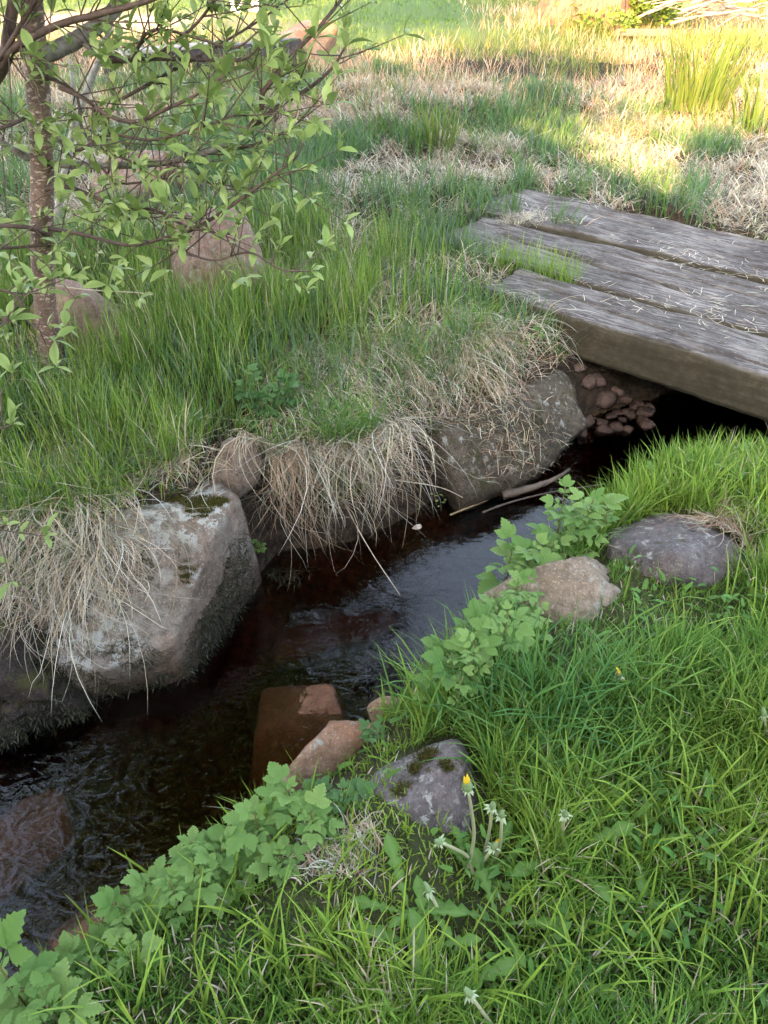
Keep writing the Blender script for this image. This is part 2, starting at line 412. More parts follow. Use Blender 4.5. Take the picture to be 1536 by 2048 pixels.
boulder('boulder', tuple(at(990, 880, -.36) + np.array([.05, .0, 0])), (.42, .27, .24), rock_mat('mossy bank stone', (.07, .058, .042), (.16, .13, .095), lichen=.3, moss=.5), 'broad grey boulder under hanging straw beside the bridge', 33, rz=.5, sub=5, rough=.06)
boulder('boulder', tuple(at(905, 915, -.33)), (.10, .08, .10), RK_RED, 'pinkish stone at the left foot of the broad grey bank boulder', 34, rz=.3, sub=4)
boulder('boulder', tuple(at(450, 552, .12)), (.27, .23, .28), RK_RED, 'rounded red sandstone boulder standing in the long grass', 41, rz=.4, sub=5, p=10)
boulder('boulder', tuple(at(170, 650, .04)), (.30, .24, .22), RK_RED, 'brown boulder half hidden behind the tree trunk', 44, rz=-.5, sub=5, p=10)
boulder('boulder', tuple(at(275, 362, .14)), (.31, .24, .22), RK_RED, 'flat topped pink boulder behind the low branch of the tree', 47, rz=.1, sub=4)
boulder('boulder', tuple(at(615, 92, .12)), (.38, .34, .30), RK_WARM, 'orange sunlit rock beside the dark timber edging', 49, rz=.1, sub=4)
# right bank
boulder('boulder', tuple(at(1345, 1130, -.05)), (.29, .20, .19), RK_PURP, 'dark grey boulder in the right bank grass, widest of the right bank', 52, rz=.35, sub=5, rough=.05, p=9)
boulder('boulder', tuple(at(1150, 1225, -.10)), (.30, .17, .18), rock_mat('buff bank stone', (.20, .15, .10), (.34, .26, .19), lichen=.3, c3=(.36, .30, .24)), 'pale buff boulder between leafy plants on the right bank', 55, rz=-.25, sub=5)
boulder('boulder', tuple(at(838, 1640, -.07)), (.215, .18, .19), RK_PURP, 'purple grey boulder with moss patches beside the dandelions', 58, rz=.2, sub=5, rough=.03, p=7, nplanes=22)
boulder('boulder', tuple(at(692, 1560, -.33)), (.225, .125, .20), RK_WARM, 'buff wedge shaped stone between the water and leafy plants', 61, rz=.75, tilt=.25, sub=5)
boulder('boulder', tuple(at(795, 1450, -.38)), (.10, .08, .12), RK_WARM, 'small rounded buff stone above the wedge shaped stone', 64, rz=.2, sub=4)
boulder('stream_stone', tuple(at(620, 1418, -.487)), None, RK_SUB, 'square brown stone breaking the water surface in midstream', 67, cat='stone',
    planes=[(-.24, .03, 1, .042), (1, .25, .25, .10), (-1, 0, .1, .17), (.1, 1, .1, .075), (0, -1, 1.2, .06), (0, 0, -1, .2)], sub=5, p=11, rough=.05)
boulder('stream_stone', tuple(at(225, 1865, -.50)), (.17, .13, .085), RK_SUB, 'brown drowned stone in the stream beside the bottom left plants', 71, cat='stone', rz=.5, sub=4)
boulder('stream_stone', tuple(at(25, 1700, -.545)), (.17, .14, .06), RK_SUB, 'orange drowned stone at the left edge of the stream', 73, cat='stone', rz=.5, sub=4)
boulder('stream_stone', tuple(at(660, 1265, -.66)), (.26, .13, .08), RK_SUB, 'long drowned brown stone in the middle of the stream', 75, cat='stone', rz=.4, sub=4)
boulder('stream_stone', tuple(at(768, 1392, -.46)), (.04, .04, .05), RK_DARK, 'little dark stone under the black root tuft in midstream', 77, cat='stone', sub=3)
boulder('stream_stone', tuple(at(815, 955, -.40)), (.05, .05, .04), RK_DARK, 'dark stone at the waterline below the hanging straw', 78, cat='stone', sub=3)
boulder('stream_stone', tuple(at(848, 903, -.30)), (.025, .025, .025), RK_RED, 'small round stone caught in the bank left of the broad grey boulder', 79, cat='stone', sub=3)
# stones heaped on the bank under the bridge
peb = [(1160, 848, .055, .075, 'rounded red brown cobble, largest at the edge of the heap under the bridge'), (1178, 828, .05, .055, 'egg shaped cobble touching the largest cobble under the bridge'),
       (1290, 808, .05, .045, 'angular grey stone farthest right in the heap under the bridge'), (1122, 790, .07, .07, 'flat triangular slab propped against the bank under the bridge')]
small = [(1208, 825), (1212, 842), (1168, 803), (1190, 818), (1200, 790), (1240, 808), (1228, 795), (1250, 820), (1196, 762), (1218, 772), (1160, 770), (1180, 780), (1258, 842), (1270, 795), (1234, 770), (1145, 760), (1213, 752), (1250, 780), (1190, 800), (1225, 815), (1130, 820), (1160, 745), (1280, 790), (1262, 810), (1175, 760), (1205, 805), (1235, 835), (1150, 800), (1140, 785), (1222, 785), (1290, 828), (1300, 795), (1245, 795), (1180, 740), (1230, 750), (1165, 790)]
for i, (u, v, a_, b_, lab) in enumerate(peb):
    q = at(u, v, -.40); q[2] = max(float(ground(q[:1], q[1:2])[0]), WATER_Z - .02) + .02
    boulder('cobble', tuple(q), (a_, a_ * .8, b_ * .8), RK_PEB, lab, 101 + i, rz=i * 1.3, cat='stone', group='stones heaped under the bridge', sub=3, rough=.03)
for i, (u, v) in enumerate(small):
    q = at(u, v, -.40); q[2] = max(float(ground(q[:1], q[1:2])[0]), WATER_Z - .02) + .01; s_ = random.uniform(.026, .05)
    boulder('cobble', tuple(q), (s_ * 1.2, s_, s_ * .8), RK_PEB, 'small brown stone in the wet heap under the bridge', 120 + i, rz=random.random() * 6, cat='stone', group='stones heaped under the bridge', sub=2, nplanes=8)

# ------------------------------------------------------------------ timber bridge
def wood_mat(name, side):
    m, nt, b = new_mat(name)
    co = coords(nt, (1, 1, 1), 'Object')
    g1 = nt.nodes.new('ShaderNodeMapping'); g1.inputs['Scale'].default_value = (4.5, 42, 42); nt.links.new(co, g1.inputs[0])
    n1 = tex(nt, 1.0, 6, .7, g1.outputs[0]); n1.inputs['Distortion'].default_value = .5
    g2 = nt.nodes.new('ShaderNodeMapping'); g2.inputs['Scale'].default_value = (16, 130, 130); nt.links.new(co, g2.inputs[0])
    n2 = tex(nt, 1.0, 4, .7, g2.outputs[0])
    n3 = tex(nt, 2.6, 5, .65, co); n4 = tex(nt, 22, 5, .7, co)
    base = mix(nt, ramp(nt, n3.outputs[0], [(.35, 0.0), (.65, 1.0)]), (.058, .05, .045), (.23, .21, .195))
    c = mix(nt, ramp(nt, n1.outputs[0], [(.38, .9), (.58, 0.0)]), base, (.05, .04, .036))
    ab = nt.nodes.new('ShaderNodeMath'); ab.operation = 'SUBTRACT'; nt.links.new(n1.outputs[0], ab.inputs[0]); ab.inputs[1].default_value = .47
    ab2 = nt.nodes.new('ShaderNodeMath'); ab2.operation = 'ABSOLUTE'; nt.links.new(ab.outputs[0], ab2.inputs[0])
    c = mix(nt, ramp(nt, ab2.outputs[0], [(.004, .95), (.022, 0.0)]), c, (.028, .022, .018))
    c = mix(nt, ramp(nt, n2.outputs[0], [(.55, 0.0), (.75, .7)]), c, (.37, .35, .335))
    c = mix(nt, ramp(nt, n4.outputs[0], [(.6, 0.0), (.72, .55)]), c, (.10, .075, .06))
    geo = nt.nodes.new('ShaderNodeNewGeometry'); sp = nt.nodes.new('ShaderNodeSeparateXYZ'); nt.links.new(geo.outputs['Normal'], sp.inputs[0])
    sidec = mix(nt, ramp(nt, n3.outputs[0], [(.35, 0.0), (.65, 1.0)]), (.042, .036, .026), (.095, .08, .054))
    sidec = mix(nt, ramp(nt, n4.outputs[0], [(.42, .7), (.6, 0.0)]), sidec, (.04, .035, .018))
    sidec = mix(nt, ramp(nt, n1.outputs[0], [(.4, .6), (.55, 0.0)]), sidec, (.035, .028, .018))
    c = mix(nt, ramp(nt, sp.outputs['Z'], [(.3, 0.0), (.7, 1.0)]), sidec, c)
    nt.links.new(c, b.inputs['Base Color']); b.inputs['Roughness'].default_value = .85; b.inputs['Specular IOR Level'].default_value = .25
    bump(nt, b, mix(nt, .5, n1.outputs[0], n2.outputs[0]), .8, .006)
    return m
WOOD = wood_mat('weathered grey timber', 0)
br = empty('timber_bridge', (B0[0], B0[1], .06)); br.rotation_euler = (0, 0, math.atan2(BE[1], BE[0]))
tag(br, 'weathered footbridge of three heavy timber beams across the stream', 'bridge')
def beam(u0, u1, v0, v1, th, seed, cracks=(), z0=0.0, skew=0.0):
    L = u1 - u0; W = v1 - v0
    ns = 150; s = np.linspace(0, 1, ns)
    # cross-section, starting at the near bottom edge and going over the top
    nt_, nsd = 64, 8
    prof = [(0, -th + th * k / nsd) for k in range(nsd)] + [(W * k / nt_, 0) for k in range(nt_ + 1)] + [(W, -th * (k + 1) / nsd) for k in range(nsd)] + [(W * (1 - (k + 1) / 9), -th) for k in range(8)]
    prof = np.array(prof); m = len(prof)
    U = np.repeat(u0 + s * L, m); PV = np.tile(prof[:, 0], ns); PZ = np.tile(prof[:, 1], ns)
    # rounded worn arrises
    cx = np.clip(PV, .012, W - .012); cz = np.clip(PZ, -th + .012, -.012); dx = PV - cx; dz = PZ - cz; dl = np.hypot(dx, dz); k = np.where(dl > .012, .012 / np.maximum(dl, 1e-6), 1)
    wear = .5 + .5 * fbm(np.stack([U * 3, PV * 2 + seed, PZ * 2], 1), seed, 2)
    kk = 1 - (1 - k) * np.clip(wear + .4, 0.3, 1.4); PV2 = cx + dx * kk; PZ2 = cz + dz * kk
    g1 = fbm(np.stack([U * 1.5, PV * 38, PZ * 38 + seed], 1), seed + 3, 3); g2 = fbm(np.stack([U * 4, PV * 5, PZ * 5 + seed * 2.], 1), seed + 5, 3)
    top = (PZ > -.004)
    PZ2 = PZ2 + np.where(top, .0045 * g1 + .008 * g2, .002 * g2)
    PV2 = PV2 + np.where(~top, .0035 * g1 + .005 * g2, 0) * np.where(PV < W / 2, -1, 1)
    edge = fbm(np.stack([U * 9, np.zeros_like(U), np.full_like(U, seed * 1.)], 1), seed, 2)
    PV2 = PV2 + np.where(PV < .03, np.clip(edge, 0, 1) * .012, 0) - np.where(PV > W - .03, np.clip(edge, 0, 1) * .012, 0)
    for (ca, cb, va, vb, dep, wd) in cracks:
        t = np.clip(((U - u0) / L - ca) / (cb - ca), 0, 1); inn = ((U - u0) / L >= ca) & ((U - u0) / L <= cb)
        vc = va + (vb - va) * t + .012 * fbm(np.stack([U * 5, np.zeros_like(U), np.full_like(U, seed + 2.)], 1), seed, 2)
        fall = np.clip(1 - np.abs(PV - vc) / wd, 0, 1) * np.sin(np.pi * np.clip(t, .04, .96)) ** .4
        PZ2 = PZ2 - np.where(top & inn, fall * dep, 0)
    U2 = U + np.where((s[:, None] < .001).repeat(m, 1).ravel(), .02 * fbm(np.stack([PV * 20, PZ * 20, np.zeros_like(U)], 1), seed), 0) + skew * PV2
    Vv = np.stack([U2, v0 + PV2, PZ2 + z0], 1)
    Fc = [(i * m + j, i * m + (j + 1) % m, (i + 1) * m + (j + 1) % m, (i + 1) * m + j) for i in range(ns - 1) for j in range(m)]
    Fc = [f[::-1] for f in Fc]
    Fc += [tuple(range(m)), tuple(range((ns - 1) * m, ns * m))[::-1]]
    me = mesh('beam', Vv, Fc, WOOD)
    bm = bmesh.new(); bm.from_mesh(me); bmesh.ops.recalc_face_normals(bm, faces=bm.faces); bm.to_mesh(me); bm.free()
    return obj('beam', me, br)
def uvb(u, v, z=.06): q = at(u, v, z); return bridge_uv(q[0], q[1])
BV = [0.0, uvb(1536, 667)[1], uvb(1536, 563)[1], uvb(1536, 485)[1]]
BU = [0.0, uvb(925, 432)[0] + .10, uvb(1012, 388)[0] + .03]
beam(BU[0], 3.3, 0, BV[1] - .035, .20, 3, cracks=[(.02, .32, .24, .14, .03, .014), (.3, .8, .1, .06, .022, .012), (.4, .95, .27, .22, .02, .012), (.1, .5, .05, .08, .015, .01)])
beam(BU[1], 3.4, BV[1] + .018, BV[2] - .028, .20, 8, cracks=[(.05, .36, .36, .22, .07, .022), (.3, .98, .2, .22, .03, .014), (.1, .6, .5, .46, .022, .012), (.2, .9, .38, .40, .02, .012)], z0=-.008)
beam(BU[2], 3.5, BV[2] + .014, BV[3], .20, 14, cracks=[(.06, .97, .42, .30, .035, .016), (.2, .7, .15, .12, .022, .012), (.3, .95, .22, .26, .02, .012), (.02, .4, .5, .52, .02, .012)], z0=.006)
# what the beams cover, for draping litter
for vv0, vv1, uu0, zz in ((0, BV[1], BU[0], .06), (BV[1], BV[2], BU[1], .052), (BV[2], BV[3], BU[2], .066)):
    uu, vv = np.meshgrid(np.arange(uu0 + .01, 3.3, .01), np.arange(vv0 + .02, vv1 - .02, .01))
    uu = uu.ravel(); vv = vv.ravel()
    stamp(np.stack([B0[0] + BE[0] * uu + BN[0] * vv, B0[1] + BE[1] * uu + BN[1] * vv, np.full(len(uu), zz)], 1))

# ------------------------------------------------------------------ blades
def blades(name, base, L, width, az, th0, th1, col, mat, seg=3, parent=None, drape=False, tipcol=None, dark=.75, twist=None, curl=0, thmax=None):
    n = len(base); L = np.broadcast_to(L, n); width = np.broadcast_to(width, n); az = np.broadcast_to(az, n)
    th0 = np.broadcast_to(th0, n); th1 = np.broadcast_to(th1, n)
    k = seg + 1; pts = np.zeros((n, k, 3)); pts[:, 0] = base
    for i in range(1, k):
        t = (i - .5) / seg; th = th0 + (th1 - th0) * t; a = az + curl * (t - .5) * np.sin(np.arange(n) * 1.7)
        step = (L / seg)[:, None] * np.stack([np.sin(th) * np.cos(a), np.sin(th) * np.sin(a), np.cos(th)], 1)
        pts[:, i] = pts[:, i - 1] + step
        if drape:
            h = surf(pts[:, i, 0], pts[:, i, 1]) + .006 + .012 * ((np.arange(n) * 0.618) % 1)
            low = pts[:, i, 2] < h
            # a blade that meets a surface lies on it unless the step up would be too big
            up = h - pts[:, i, 2]
            pts[:, i, 2] = np.where(low & (up < .16), h, pts[:, i, 2])
    if twist is None: twist = rng.uniform(-1.0, 1.0, n)
    wa = az + np.pi / 2 + twist
    wv = np.stack([np.cos(wa), np.sin(wa), np.zeros(n)], 1) * (width / 2)[:, None]
    prof = [1, 1, .8, .55, .35][:k] if seg <= 4 else list(np.linspace(1, .3, k))
    V = np.zeros((n, 2 * seg + 1, 3)); C = np.zeros((n, 2 * seg + 1, 3))
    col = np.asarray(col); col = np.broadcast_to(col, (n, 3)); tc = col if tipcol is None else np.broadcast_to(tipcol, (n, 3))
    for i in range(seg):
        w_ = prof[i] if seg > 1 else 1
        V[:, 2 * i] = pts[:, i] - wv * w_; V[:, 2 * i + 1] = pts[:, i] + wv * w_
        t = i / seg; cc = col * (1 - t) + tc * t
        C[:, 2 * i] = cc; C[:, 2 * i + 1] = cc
    V[:, 2 * seg] = pts[:, seg]; C[:, 2 * seg] = tc
    nv = 2 * seg + 1
    pat = []
    for i in range(seg - 1): pat += [2 * i, 2 * i + 1, 2 * i + 3, 2 * i + 2]
    pat += [2 * seg - 2, 2 * seg - 1, 2 * seg]
    pat = np.array(pat); tot = np.array([4] * (seg - 1) + [3])
    loops = (np.arange(n)[:, None] * nv + pat[None]).ravel()
    totals = np.tile(tot, n); starts = np.concatenate([[0], np.cumsum(totals)[:-1]])
    return obj(name, fast_mesh(name, V.reshape(-1, 3), loops, starts, totals, mat, C.reshape(-1, 3)), parent)
def scatter(n, x0, x1, y0, y1, keep):
    x = rng.uniform(x0, x1, n); y = rng.uniform(y0, y1, n); k = keep(x, y); k = rng.uniform(0, 1, n) < k
    return x[k], y[k]
def in_view(x, y, z=0.0, mg=140, top=-400):
    """roughly inside the picture's footprint, with a generous margin"""
    dz = z - CAM_H; fw = y * math.cos(PITCH) - dz * math.sin(PITCH); upv = y * math.sin(PITCH) + dz * math.cos(PITCH)
    u = 768 + FOC * x / np.maximum(fw, .05); v = 1024 - FOC * upv / np.maximum(fw, .05)
    return (fw > .05) & (u > -mg - 200) & (u < 1536 + mg + 200) & (v > top) & (v < 2048 + 3 * mg)
def uvpix(x, y, z):
    dz = z - CAM_H; fw = y * math.cos(PITCH) - dz * math.sin(PITCH); upv = y * math.sin(PITCH) + dz * math.cos(PITCH)
    return 768 + FOC * x / fw, 1024 - FOC * upv / fw
def jit(c, n, a=.25, hue=.12):
    c = np.broadcast_to(np.asarray(c, float), (n, 3)).copy()
    c *= (1 + rng.uniform(-a, a, n))[:, None]; c[:, 0] *= 1 + rng.uniform(-hue, hue * 1.5, n); c[:, 2] *= 1 + rng.uniform(-hue, hue, n)
    return np.clip(c, .003, .8)
def pick(n, cols, w):
    i = rng.choice(len(cols), n, p=np.array(w) / np.sum(w)); return np.array(cols)[i]
LIME = (.205, .32, .045); GRN = (.095, .205, .035); BLUEG = (.12, .195, .115); STR = (.52, .465, .335); STRP = (.64, .605, .49); STRR = (.40, .28, .18); DEEP = (.045, .11, .03)
def hit_solid(x, y):            # where stones or beams stand proud of the soil
    return surf(x, y) > ground(x, y) + .025

CLEAR = [(*at(1335, 1180, -.0)[:2], .20, .10), (*at(1140, 1270, -.05)[:2], .18, .10), (*at(845, 1770, -.06)[:2], .17, .10), (*at(700, 1590, -.25)[:2], .13, .12), (*at(690, 1800, -.12)[:2], .11, .10)]
SOFT = [(*at(450, 1800, -.1)[:2], .14, .14), (*at(300, 1950, -.12)[:2], .14, .12), (*at(110, 2080, -.12)[:2], .18, .12)]
def clear(x, y):               # trodden or stony spots in front of the bank stones, where the grass stays low
    c = np.zeros(np.shape(x))
    for cx, cy, r, f in CLEAR: c = np.maximum(c, sstep((r + f - np.hypot(x - cx, y - cy)) / f))
    return c
def soft(x, y):                # where the leafy plants keep the grass a little shorter
    c = np.zeros(np.shape(x))
    for cx, cy, r, f in SOFT: c = np.maximum(c, sstep((r + f - np.hypot(x - cx, y - cy)) / f))
    return c
# lawn of the right bank
def k_lawn(x, y):
    d, far = stream(x, y); bu, bv = bridge_uv(x, y)
    ok = (~far) & (d > .06) & in_view(x, y) & ~((bu > -.05) & (bv > -.03) & (bv < 1.8)); return ok * np.clip(d / .3, .35, 1) * ~hit_solid(x, y) * (1 - .5 * clear(x, y))
x, y = scatter(330000, -1.6, 3.0, -.1, 3.5, k_lawn); n = len(x); d, _ = stream(x, y); z = ground(x, y) - .005
cl = noise2(x, y, 3.2, 61, 3); cl2 = noise2(x, y, 9, 65, 2)
L = np.clip(.105 + .06 * cl + .04 * cl2 + rng.uniform(-.035, .055, n), .03, .24) * (1 - .62 * clear(x, y)) * (1 - .3 * soft(x, y))
mixc = np.clip(.5 + .8 * noise2(x, y, 2.2, 71, 2) + rng.uniform(-.35, .35, n), 0, 1)[:, None]
c = np.array(GRN) * (1 - mixc) + np.array(LIME) * mixc
dry = rng.uniform(0, 1, n) < .03 + .10 * np.clip(noise2(x, y, 2.6, 99, 2), 0, 1); c[dry] = STR
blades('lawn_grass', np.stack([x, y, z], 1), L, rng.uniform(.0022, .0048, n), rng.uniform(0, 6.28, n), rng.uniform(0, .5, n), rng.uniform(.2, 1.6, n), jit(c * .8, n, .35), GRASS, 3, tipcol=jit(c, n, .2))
tag(bpy.data.objects['lawn_grass'], 'short bright green lawn grass covering the right bank', 'grass', kind='stuff')
# longer blades through the lawn, most in the dense belt beside the bank plants
def k_long(x, y):
    u, v = uvpix(x, y, 0.0); belt = np.exp(-(((u - 1080) / 330) ** 2 + ((v - 1420) / 190) ** 2)); low = np.exp(-(((u - 820) / 300) ** 2 + ((v - 1920) / 150) ** 2))
    right = np.exp(-(((u - 1450) / 150) ** 2 + ((v - 1180) / 150) ** 2))
    return k_lawn(x, y) * np.clip(.34 + belt + .7 * low + .8 * right, 0, 1) * (1 - .9 * clear(x, y)) * (1 - .7 * soft(x, y))
x, y = scatter(60000, -1.5, 3.0, -.1, 3.4, k_long); n = len(x); z = ground(x, y) - .005
u, v = uvpix(x, y, 0 * x); belt = np.exp(-(((u - 1080) / 330) ** 2 + ((v - 1420) / 190) ** 2))
L = .12 + .09 * belt + rng.uniform(-.03, .09, n)
mixc = np.clip(belt + rng.uniform(-.3, .3, n), 0, 1)[:, None]; c = np.array(LIME) * .9 * (1 - mixc) + np.array((.06, .16, .045)) * mixc
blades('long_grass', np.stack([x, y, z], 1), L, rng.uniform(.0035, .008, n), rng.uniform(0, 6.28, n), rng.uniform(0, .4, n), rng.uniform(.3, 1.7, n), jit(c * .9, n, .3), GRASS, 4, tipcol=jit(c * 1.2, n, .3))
tag(bpy.data.objects['long_grass'], 'long arching green grass blades rising through the right bank lawn', 'grass', kind='stuff')
x, y = scatter(30000, -1.5, 3.0, -.1, 3.2, lambda x, y: k_lawn(x, y) * np.clip(noise2(x, y, 5, 77, 2) * 1.6, 0, 1)); n = len(x)
blades('lawn_weeds', np.stack([x, y, ground(x, y) + rng.uniform(.005, .06, n)], 1), rng.uniform(.02, .05, n), rng.uniform(.008, .017, n), rng.uniform(0, 6.28, n), rng.uniform(.5, 1.2, n), rng.uniform(1.2, 1.9, n), jit((.085, .19, .04), n, .35), GRASS, 3)
tag(bpy.data.objects['lawn_weeds'], 'small broad leaved weeds low among the lawn grass', 'weeds', kind='stuff')
# fine upright grass on the right bank by the bridge
def k_bridge(x, y):
    d, far = stream(x, y); bu, bv = bridge_uv(x, y); u, v = uvpix(x, y, 0.0)
    return (~far) * (d > -.02) * (d < .75) * (y > 2.0) * (x > .6) * in_view(x, y) * (bv < -.02) * ~hit_solid(x, y) * (1 - .95 * clear(x, y)) * np.clip(.5 + 1.2 * noise2(x, y, 5, 33, 2), 0, 1)
x, y = scatter(22000, .5, 3.2, 1.9, 3.4, k_bridge); n = len(x); z = ground(x, y) - .005
blades('reed_grass', np.stack([x, y, z], 1), rng.uniform(.05, .17, n), rng.uniform(.002, .004, n), rng.uniform(0, 6.28, n), rng.uniform(0, .35, n), rng.uniform(.1, .9, n), jit(np.array(LIME) * .8, n), GRASS, 3, tipcol=jit(LIME, n))
tag(bpy.data.objects['reed_grass'], 'fine upright lime green grass between right bank boulder and bridge', 'grass', kind='stuff')
# fine long grass of the far bank round the tree
def k_left(x, y):
    d, far = stream(x, y); u, v = uvpix(x, y, 0.02)
    a_ = np.exp(-np.clip((u - 330) / 180, 0, 9) ** 2) * sstep((v - 470) / 120) * (d > .22)
    b_ = np.exp(-(((u - 640) / 170) ** 2 + ((v - 610) / 120) ** 2)) * .9
    return far * in_view(x, y) * np.clip(a_ + b_, 0, 1) * ~hit_solid(x, y) * np.clip(.62 + .9 * noise2(x, y, 7, 57, 2), .15, 1)
x, y = scatter(85000, -3.4, 1.0, 1.7, 5.2, k_left); n = len(x); d, _ = stream(x, y); z = ground(x, y) - .005
L = rng.uniform(.12, .30, n) * np.clip(.55 + d, .5, 1.05) * (1 + .35 * noise2(x, y, 4.5, 52, 2))
c = pick(n, [LIME, (.20, .29, .075), (.13, .22, .05), GRN, STR], [4, 4, 3, 2, .9])
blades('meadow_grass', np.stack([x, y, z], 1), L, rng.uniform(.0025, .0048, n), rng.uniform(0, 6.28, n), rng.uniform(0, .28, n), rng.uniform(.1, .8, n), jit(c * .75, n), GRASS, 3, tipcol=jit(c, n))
tag(bpy.data.objects['meadow_grass'], 'fine tall lime green grass round the tree on the far bank', 'grass', kind='stuff')
# far bank and rough ground as far as the sunny patch: cool green with bleached straw between
def k_rough(x, y):
    d, far = stream(x, y); bu, bv = bridge_uv(x, y)
    return far * (d > .12) * in_view(x, y, top=-250) * ~((bu > -.02) & (bv > -.03) & (bv < 1.72)) * ~hit_solid(x, y)
x, y = scatter(150000, -4.6, 5.2, 2.2, 9.5, k_rough); n = len(x); z = ground(x, y) - .005
pt = noise2(x, y, 1.5, 81, 3) + .5 * noise2(x, y, 4.2, 85, 2)
green = pt + rng.uniform(-.35, .35, n) > .12 + .16 * sstep((y - 4.6) / 2) * sstep((x + .5) / 1.5)
cg = pick(n, [BLUEG, GRN, (.09, .17, .05), (.11, .19, .07)], [4, 3, 3, 2]); cs = pick(n, [STR, STRP, STRR, (.30, .26, .17)], [4, 2, 2, 3])
c = np.where(green[:, None], cg, cs)
L = np.where(green, rng.uniform(.10, .26, n), rng.uniform(.08, .22, n)); wd = rng.uniform(.003, .006, n) * (1 + .12 * (y - 3))
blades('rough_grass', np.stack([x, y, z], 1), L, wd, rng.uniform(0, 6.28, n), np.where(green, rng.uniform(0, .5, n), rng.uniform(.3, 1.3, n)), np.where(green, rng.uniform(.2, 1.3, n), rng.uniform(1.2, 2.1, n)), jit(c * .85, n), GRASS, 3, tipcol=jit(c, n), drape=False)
tag(bpy.data.objects['rough_grass'], 'rough green and bleached grass covering the far bank', 'grass', kind='stuff')
# sunlit rough ground
def k_sunny(x, y): return in_view(x, y, top=-250) * np.clip((y - 6.6) / 1.5, 0, 1) * np.where(y > 11.8, np.clip((x - 1.2) / 1.5, 0, 1), 1)
x, y = scatter(90000, -8, 11, 6.6, 21, k_sunny); n = len(x); z = ground(x, y) - .005
pt = noise2(x, y, .9, 91, 3) + .35 * sstep((x - 1) / 3)
c = np.where((pt + rng.uniform(-.4, .4, n) > .34)[:, None], pick(n, [(.15, .19, .035), (.17, .23, .05), (.19, .20, .06)], [3, 2, 3]), pick(n, [STR, STRR, (.50, .33, .19), (.42, .26, .14)], [2, 3, 3, 2]))
blades('sunny_grass', np.stack([x, y, z], 1), rng.uniform(.10, .30, n), rng.uniform(.004, .008, n) * (1 + .05 * (y - 7)), rng.uniform(0, 6.28, n), rng.uniform(0, .7, n), rng.uniform(.3, 1.6, n), jit(c * .9, n), GRASS, 2, tipcol=jit(c, n))
tag(bpy.data.objects['sunny_grass'], 'sunlit yellow green and straw rough grass in the background', 'grass', kind='stuff')
# mown lawn at the back
def k_back(x, y): return in_view(x, y, top=-300) * (y > 10.8) * np.where(x > 1.2, y > 14.5, 1) * (1 - np.clip(1.25 - np.hypot((x + 4.6) / 2.6, (y - 14.5) / 1.5), 0, 1))
x, y = scatter(60000, -13, 14, 10.8, 27, k_back); n = len(x); z = ground(x, y) - .005
blades('mown_grass', np.stack([x, y, z], 1), rng.uniform(.05, .10, n), rng.uniform(.007, .014, n), rng.uniform(0, 6.28, n), rng.uniform(0, .7, n), rng.uniform(.3, 1.2, n), jit((.10, .17, .035), n), GRASS, 2)
tag(bpy.data.objects['mown_grass'], 'mown lawn grass at the very back', 'grass', kind='stuff')

# straw fringe hanging over the edge of the far bank
fx = []
seglen = np.hypot(*np.diff(FAR, axis=0).T); cum = np.concatenate([[0], np.cumsum(seglen)])
def along(t):
    i = np.clip(np.searchsorted(cum, t) - 1, 0, len(seglen) - 1); f = ((t - cum[i]) / seglen[i])[:, None]
    p = FAR[i] * (1 - f) + FAR[i + 1] * f; d_ = (FAR[i + 1] - FAR[i]) / seglen[i][:, None]; nrm = np.stack([-d_[:, 1], d_[:, 0]], 1); return p, nrm
def cumat(px): return float(np.interp(px, FAR[:, 0], cum))
def fringe(name, t0, t1, dlo, dhi, n, L, cols, wts, th0=(.5, 1.2), th1=(2.2, 3.0), wd=(.0022, .0045), zoff=0, drape=True, seg=6, spread=.5):
    t = rng.uniform(t0, t1, n); p, nr = along(t); dd = rng.uniform(dlo, dhi, n); cl = np.floor(t * 11) ; dd += .05 * np.sin(cl * 7.3)
    kp = (np.sin(t * 9.0 + 1.0) + np.sin(t * 23.0) * .7 + rng.uniform(-.8, 1.4, n) > 0) & ~((p[:, 0] > -.68) & (p[:, 0] < -.40)); t, p, nr, dd, cl = t[kp], p[kp], nr[kp], dd[kp], cl[kp]; n = len(t)
    q = p + nr * dd[:, None]
    z = np.maximum(surf(q[:, 0], q[:, 1]), ground(q[:, 0], q[:, 1])) + zoff
    azc = np.arctan2(-nr[:, 1], -nr[:, 0]) + rng.normal(0, spread, n) + .35 * np.sin(cl * 3.1)
    c = pick(n, cols, wts)
    return np.stack([q[:, 0], q[:, 1], z], 1), rng.uniform(*L, n), rng.uniform(*wd, n), azc, rng.uniform(*th0, n), rng.uniform(*th1, n), jit(c, n, .2)
def put(name, args, label, cat='grass', kind='stuff', mat=STRAW, seg=6, drape=True, parent=None):
    b_, L_, w_, a_, t0_, t1_, c_ = args
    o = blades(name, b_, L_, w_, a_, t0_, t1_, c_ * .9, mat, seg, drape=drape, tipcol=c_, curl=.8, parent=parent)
    if label: tag(o, label, cat, kind=kind)
    return o
put('straw_fringe_bank', fringe('f', cumat(-.40), cumat(.75), .15, .45, 700, (.10, .30), [STR, STRP, STRR, (.30, .25, .17)], [4, 3, 2, 2]), 'long tan dry grass trailing down the bare face of the far bank')
put('straw_fringe', fringe('f', cumat(-2.2), cumat(1.0), .25, .6, 4200, (.10, .30), [STR, STRP, STRR, (.30, .25, .17)], [4, 4, 1.5, 2]), 'bleached dry grass hanging over the far bank edge')

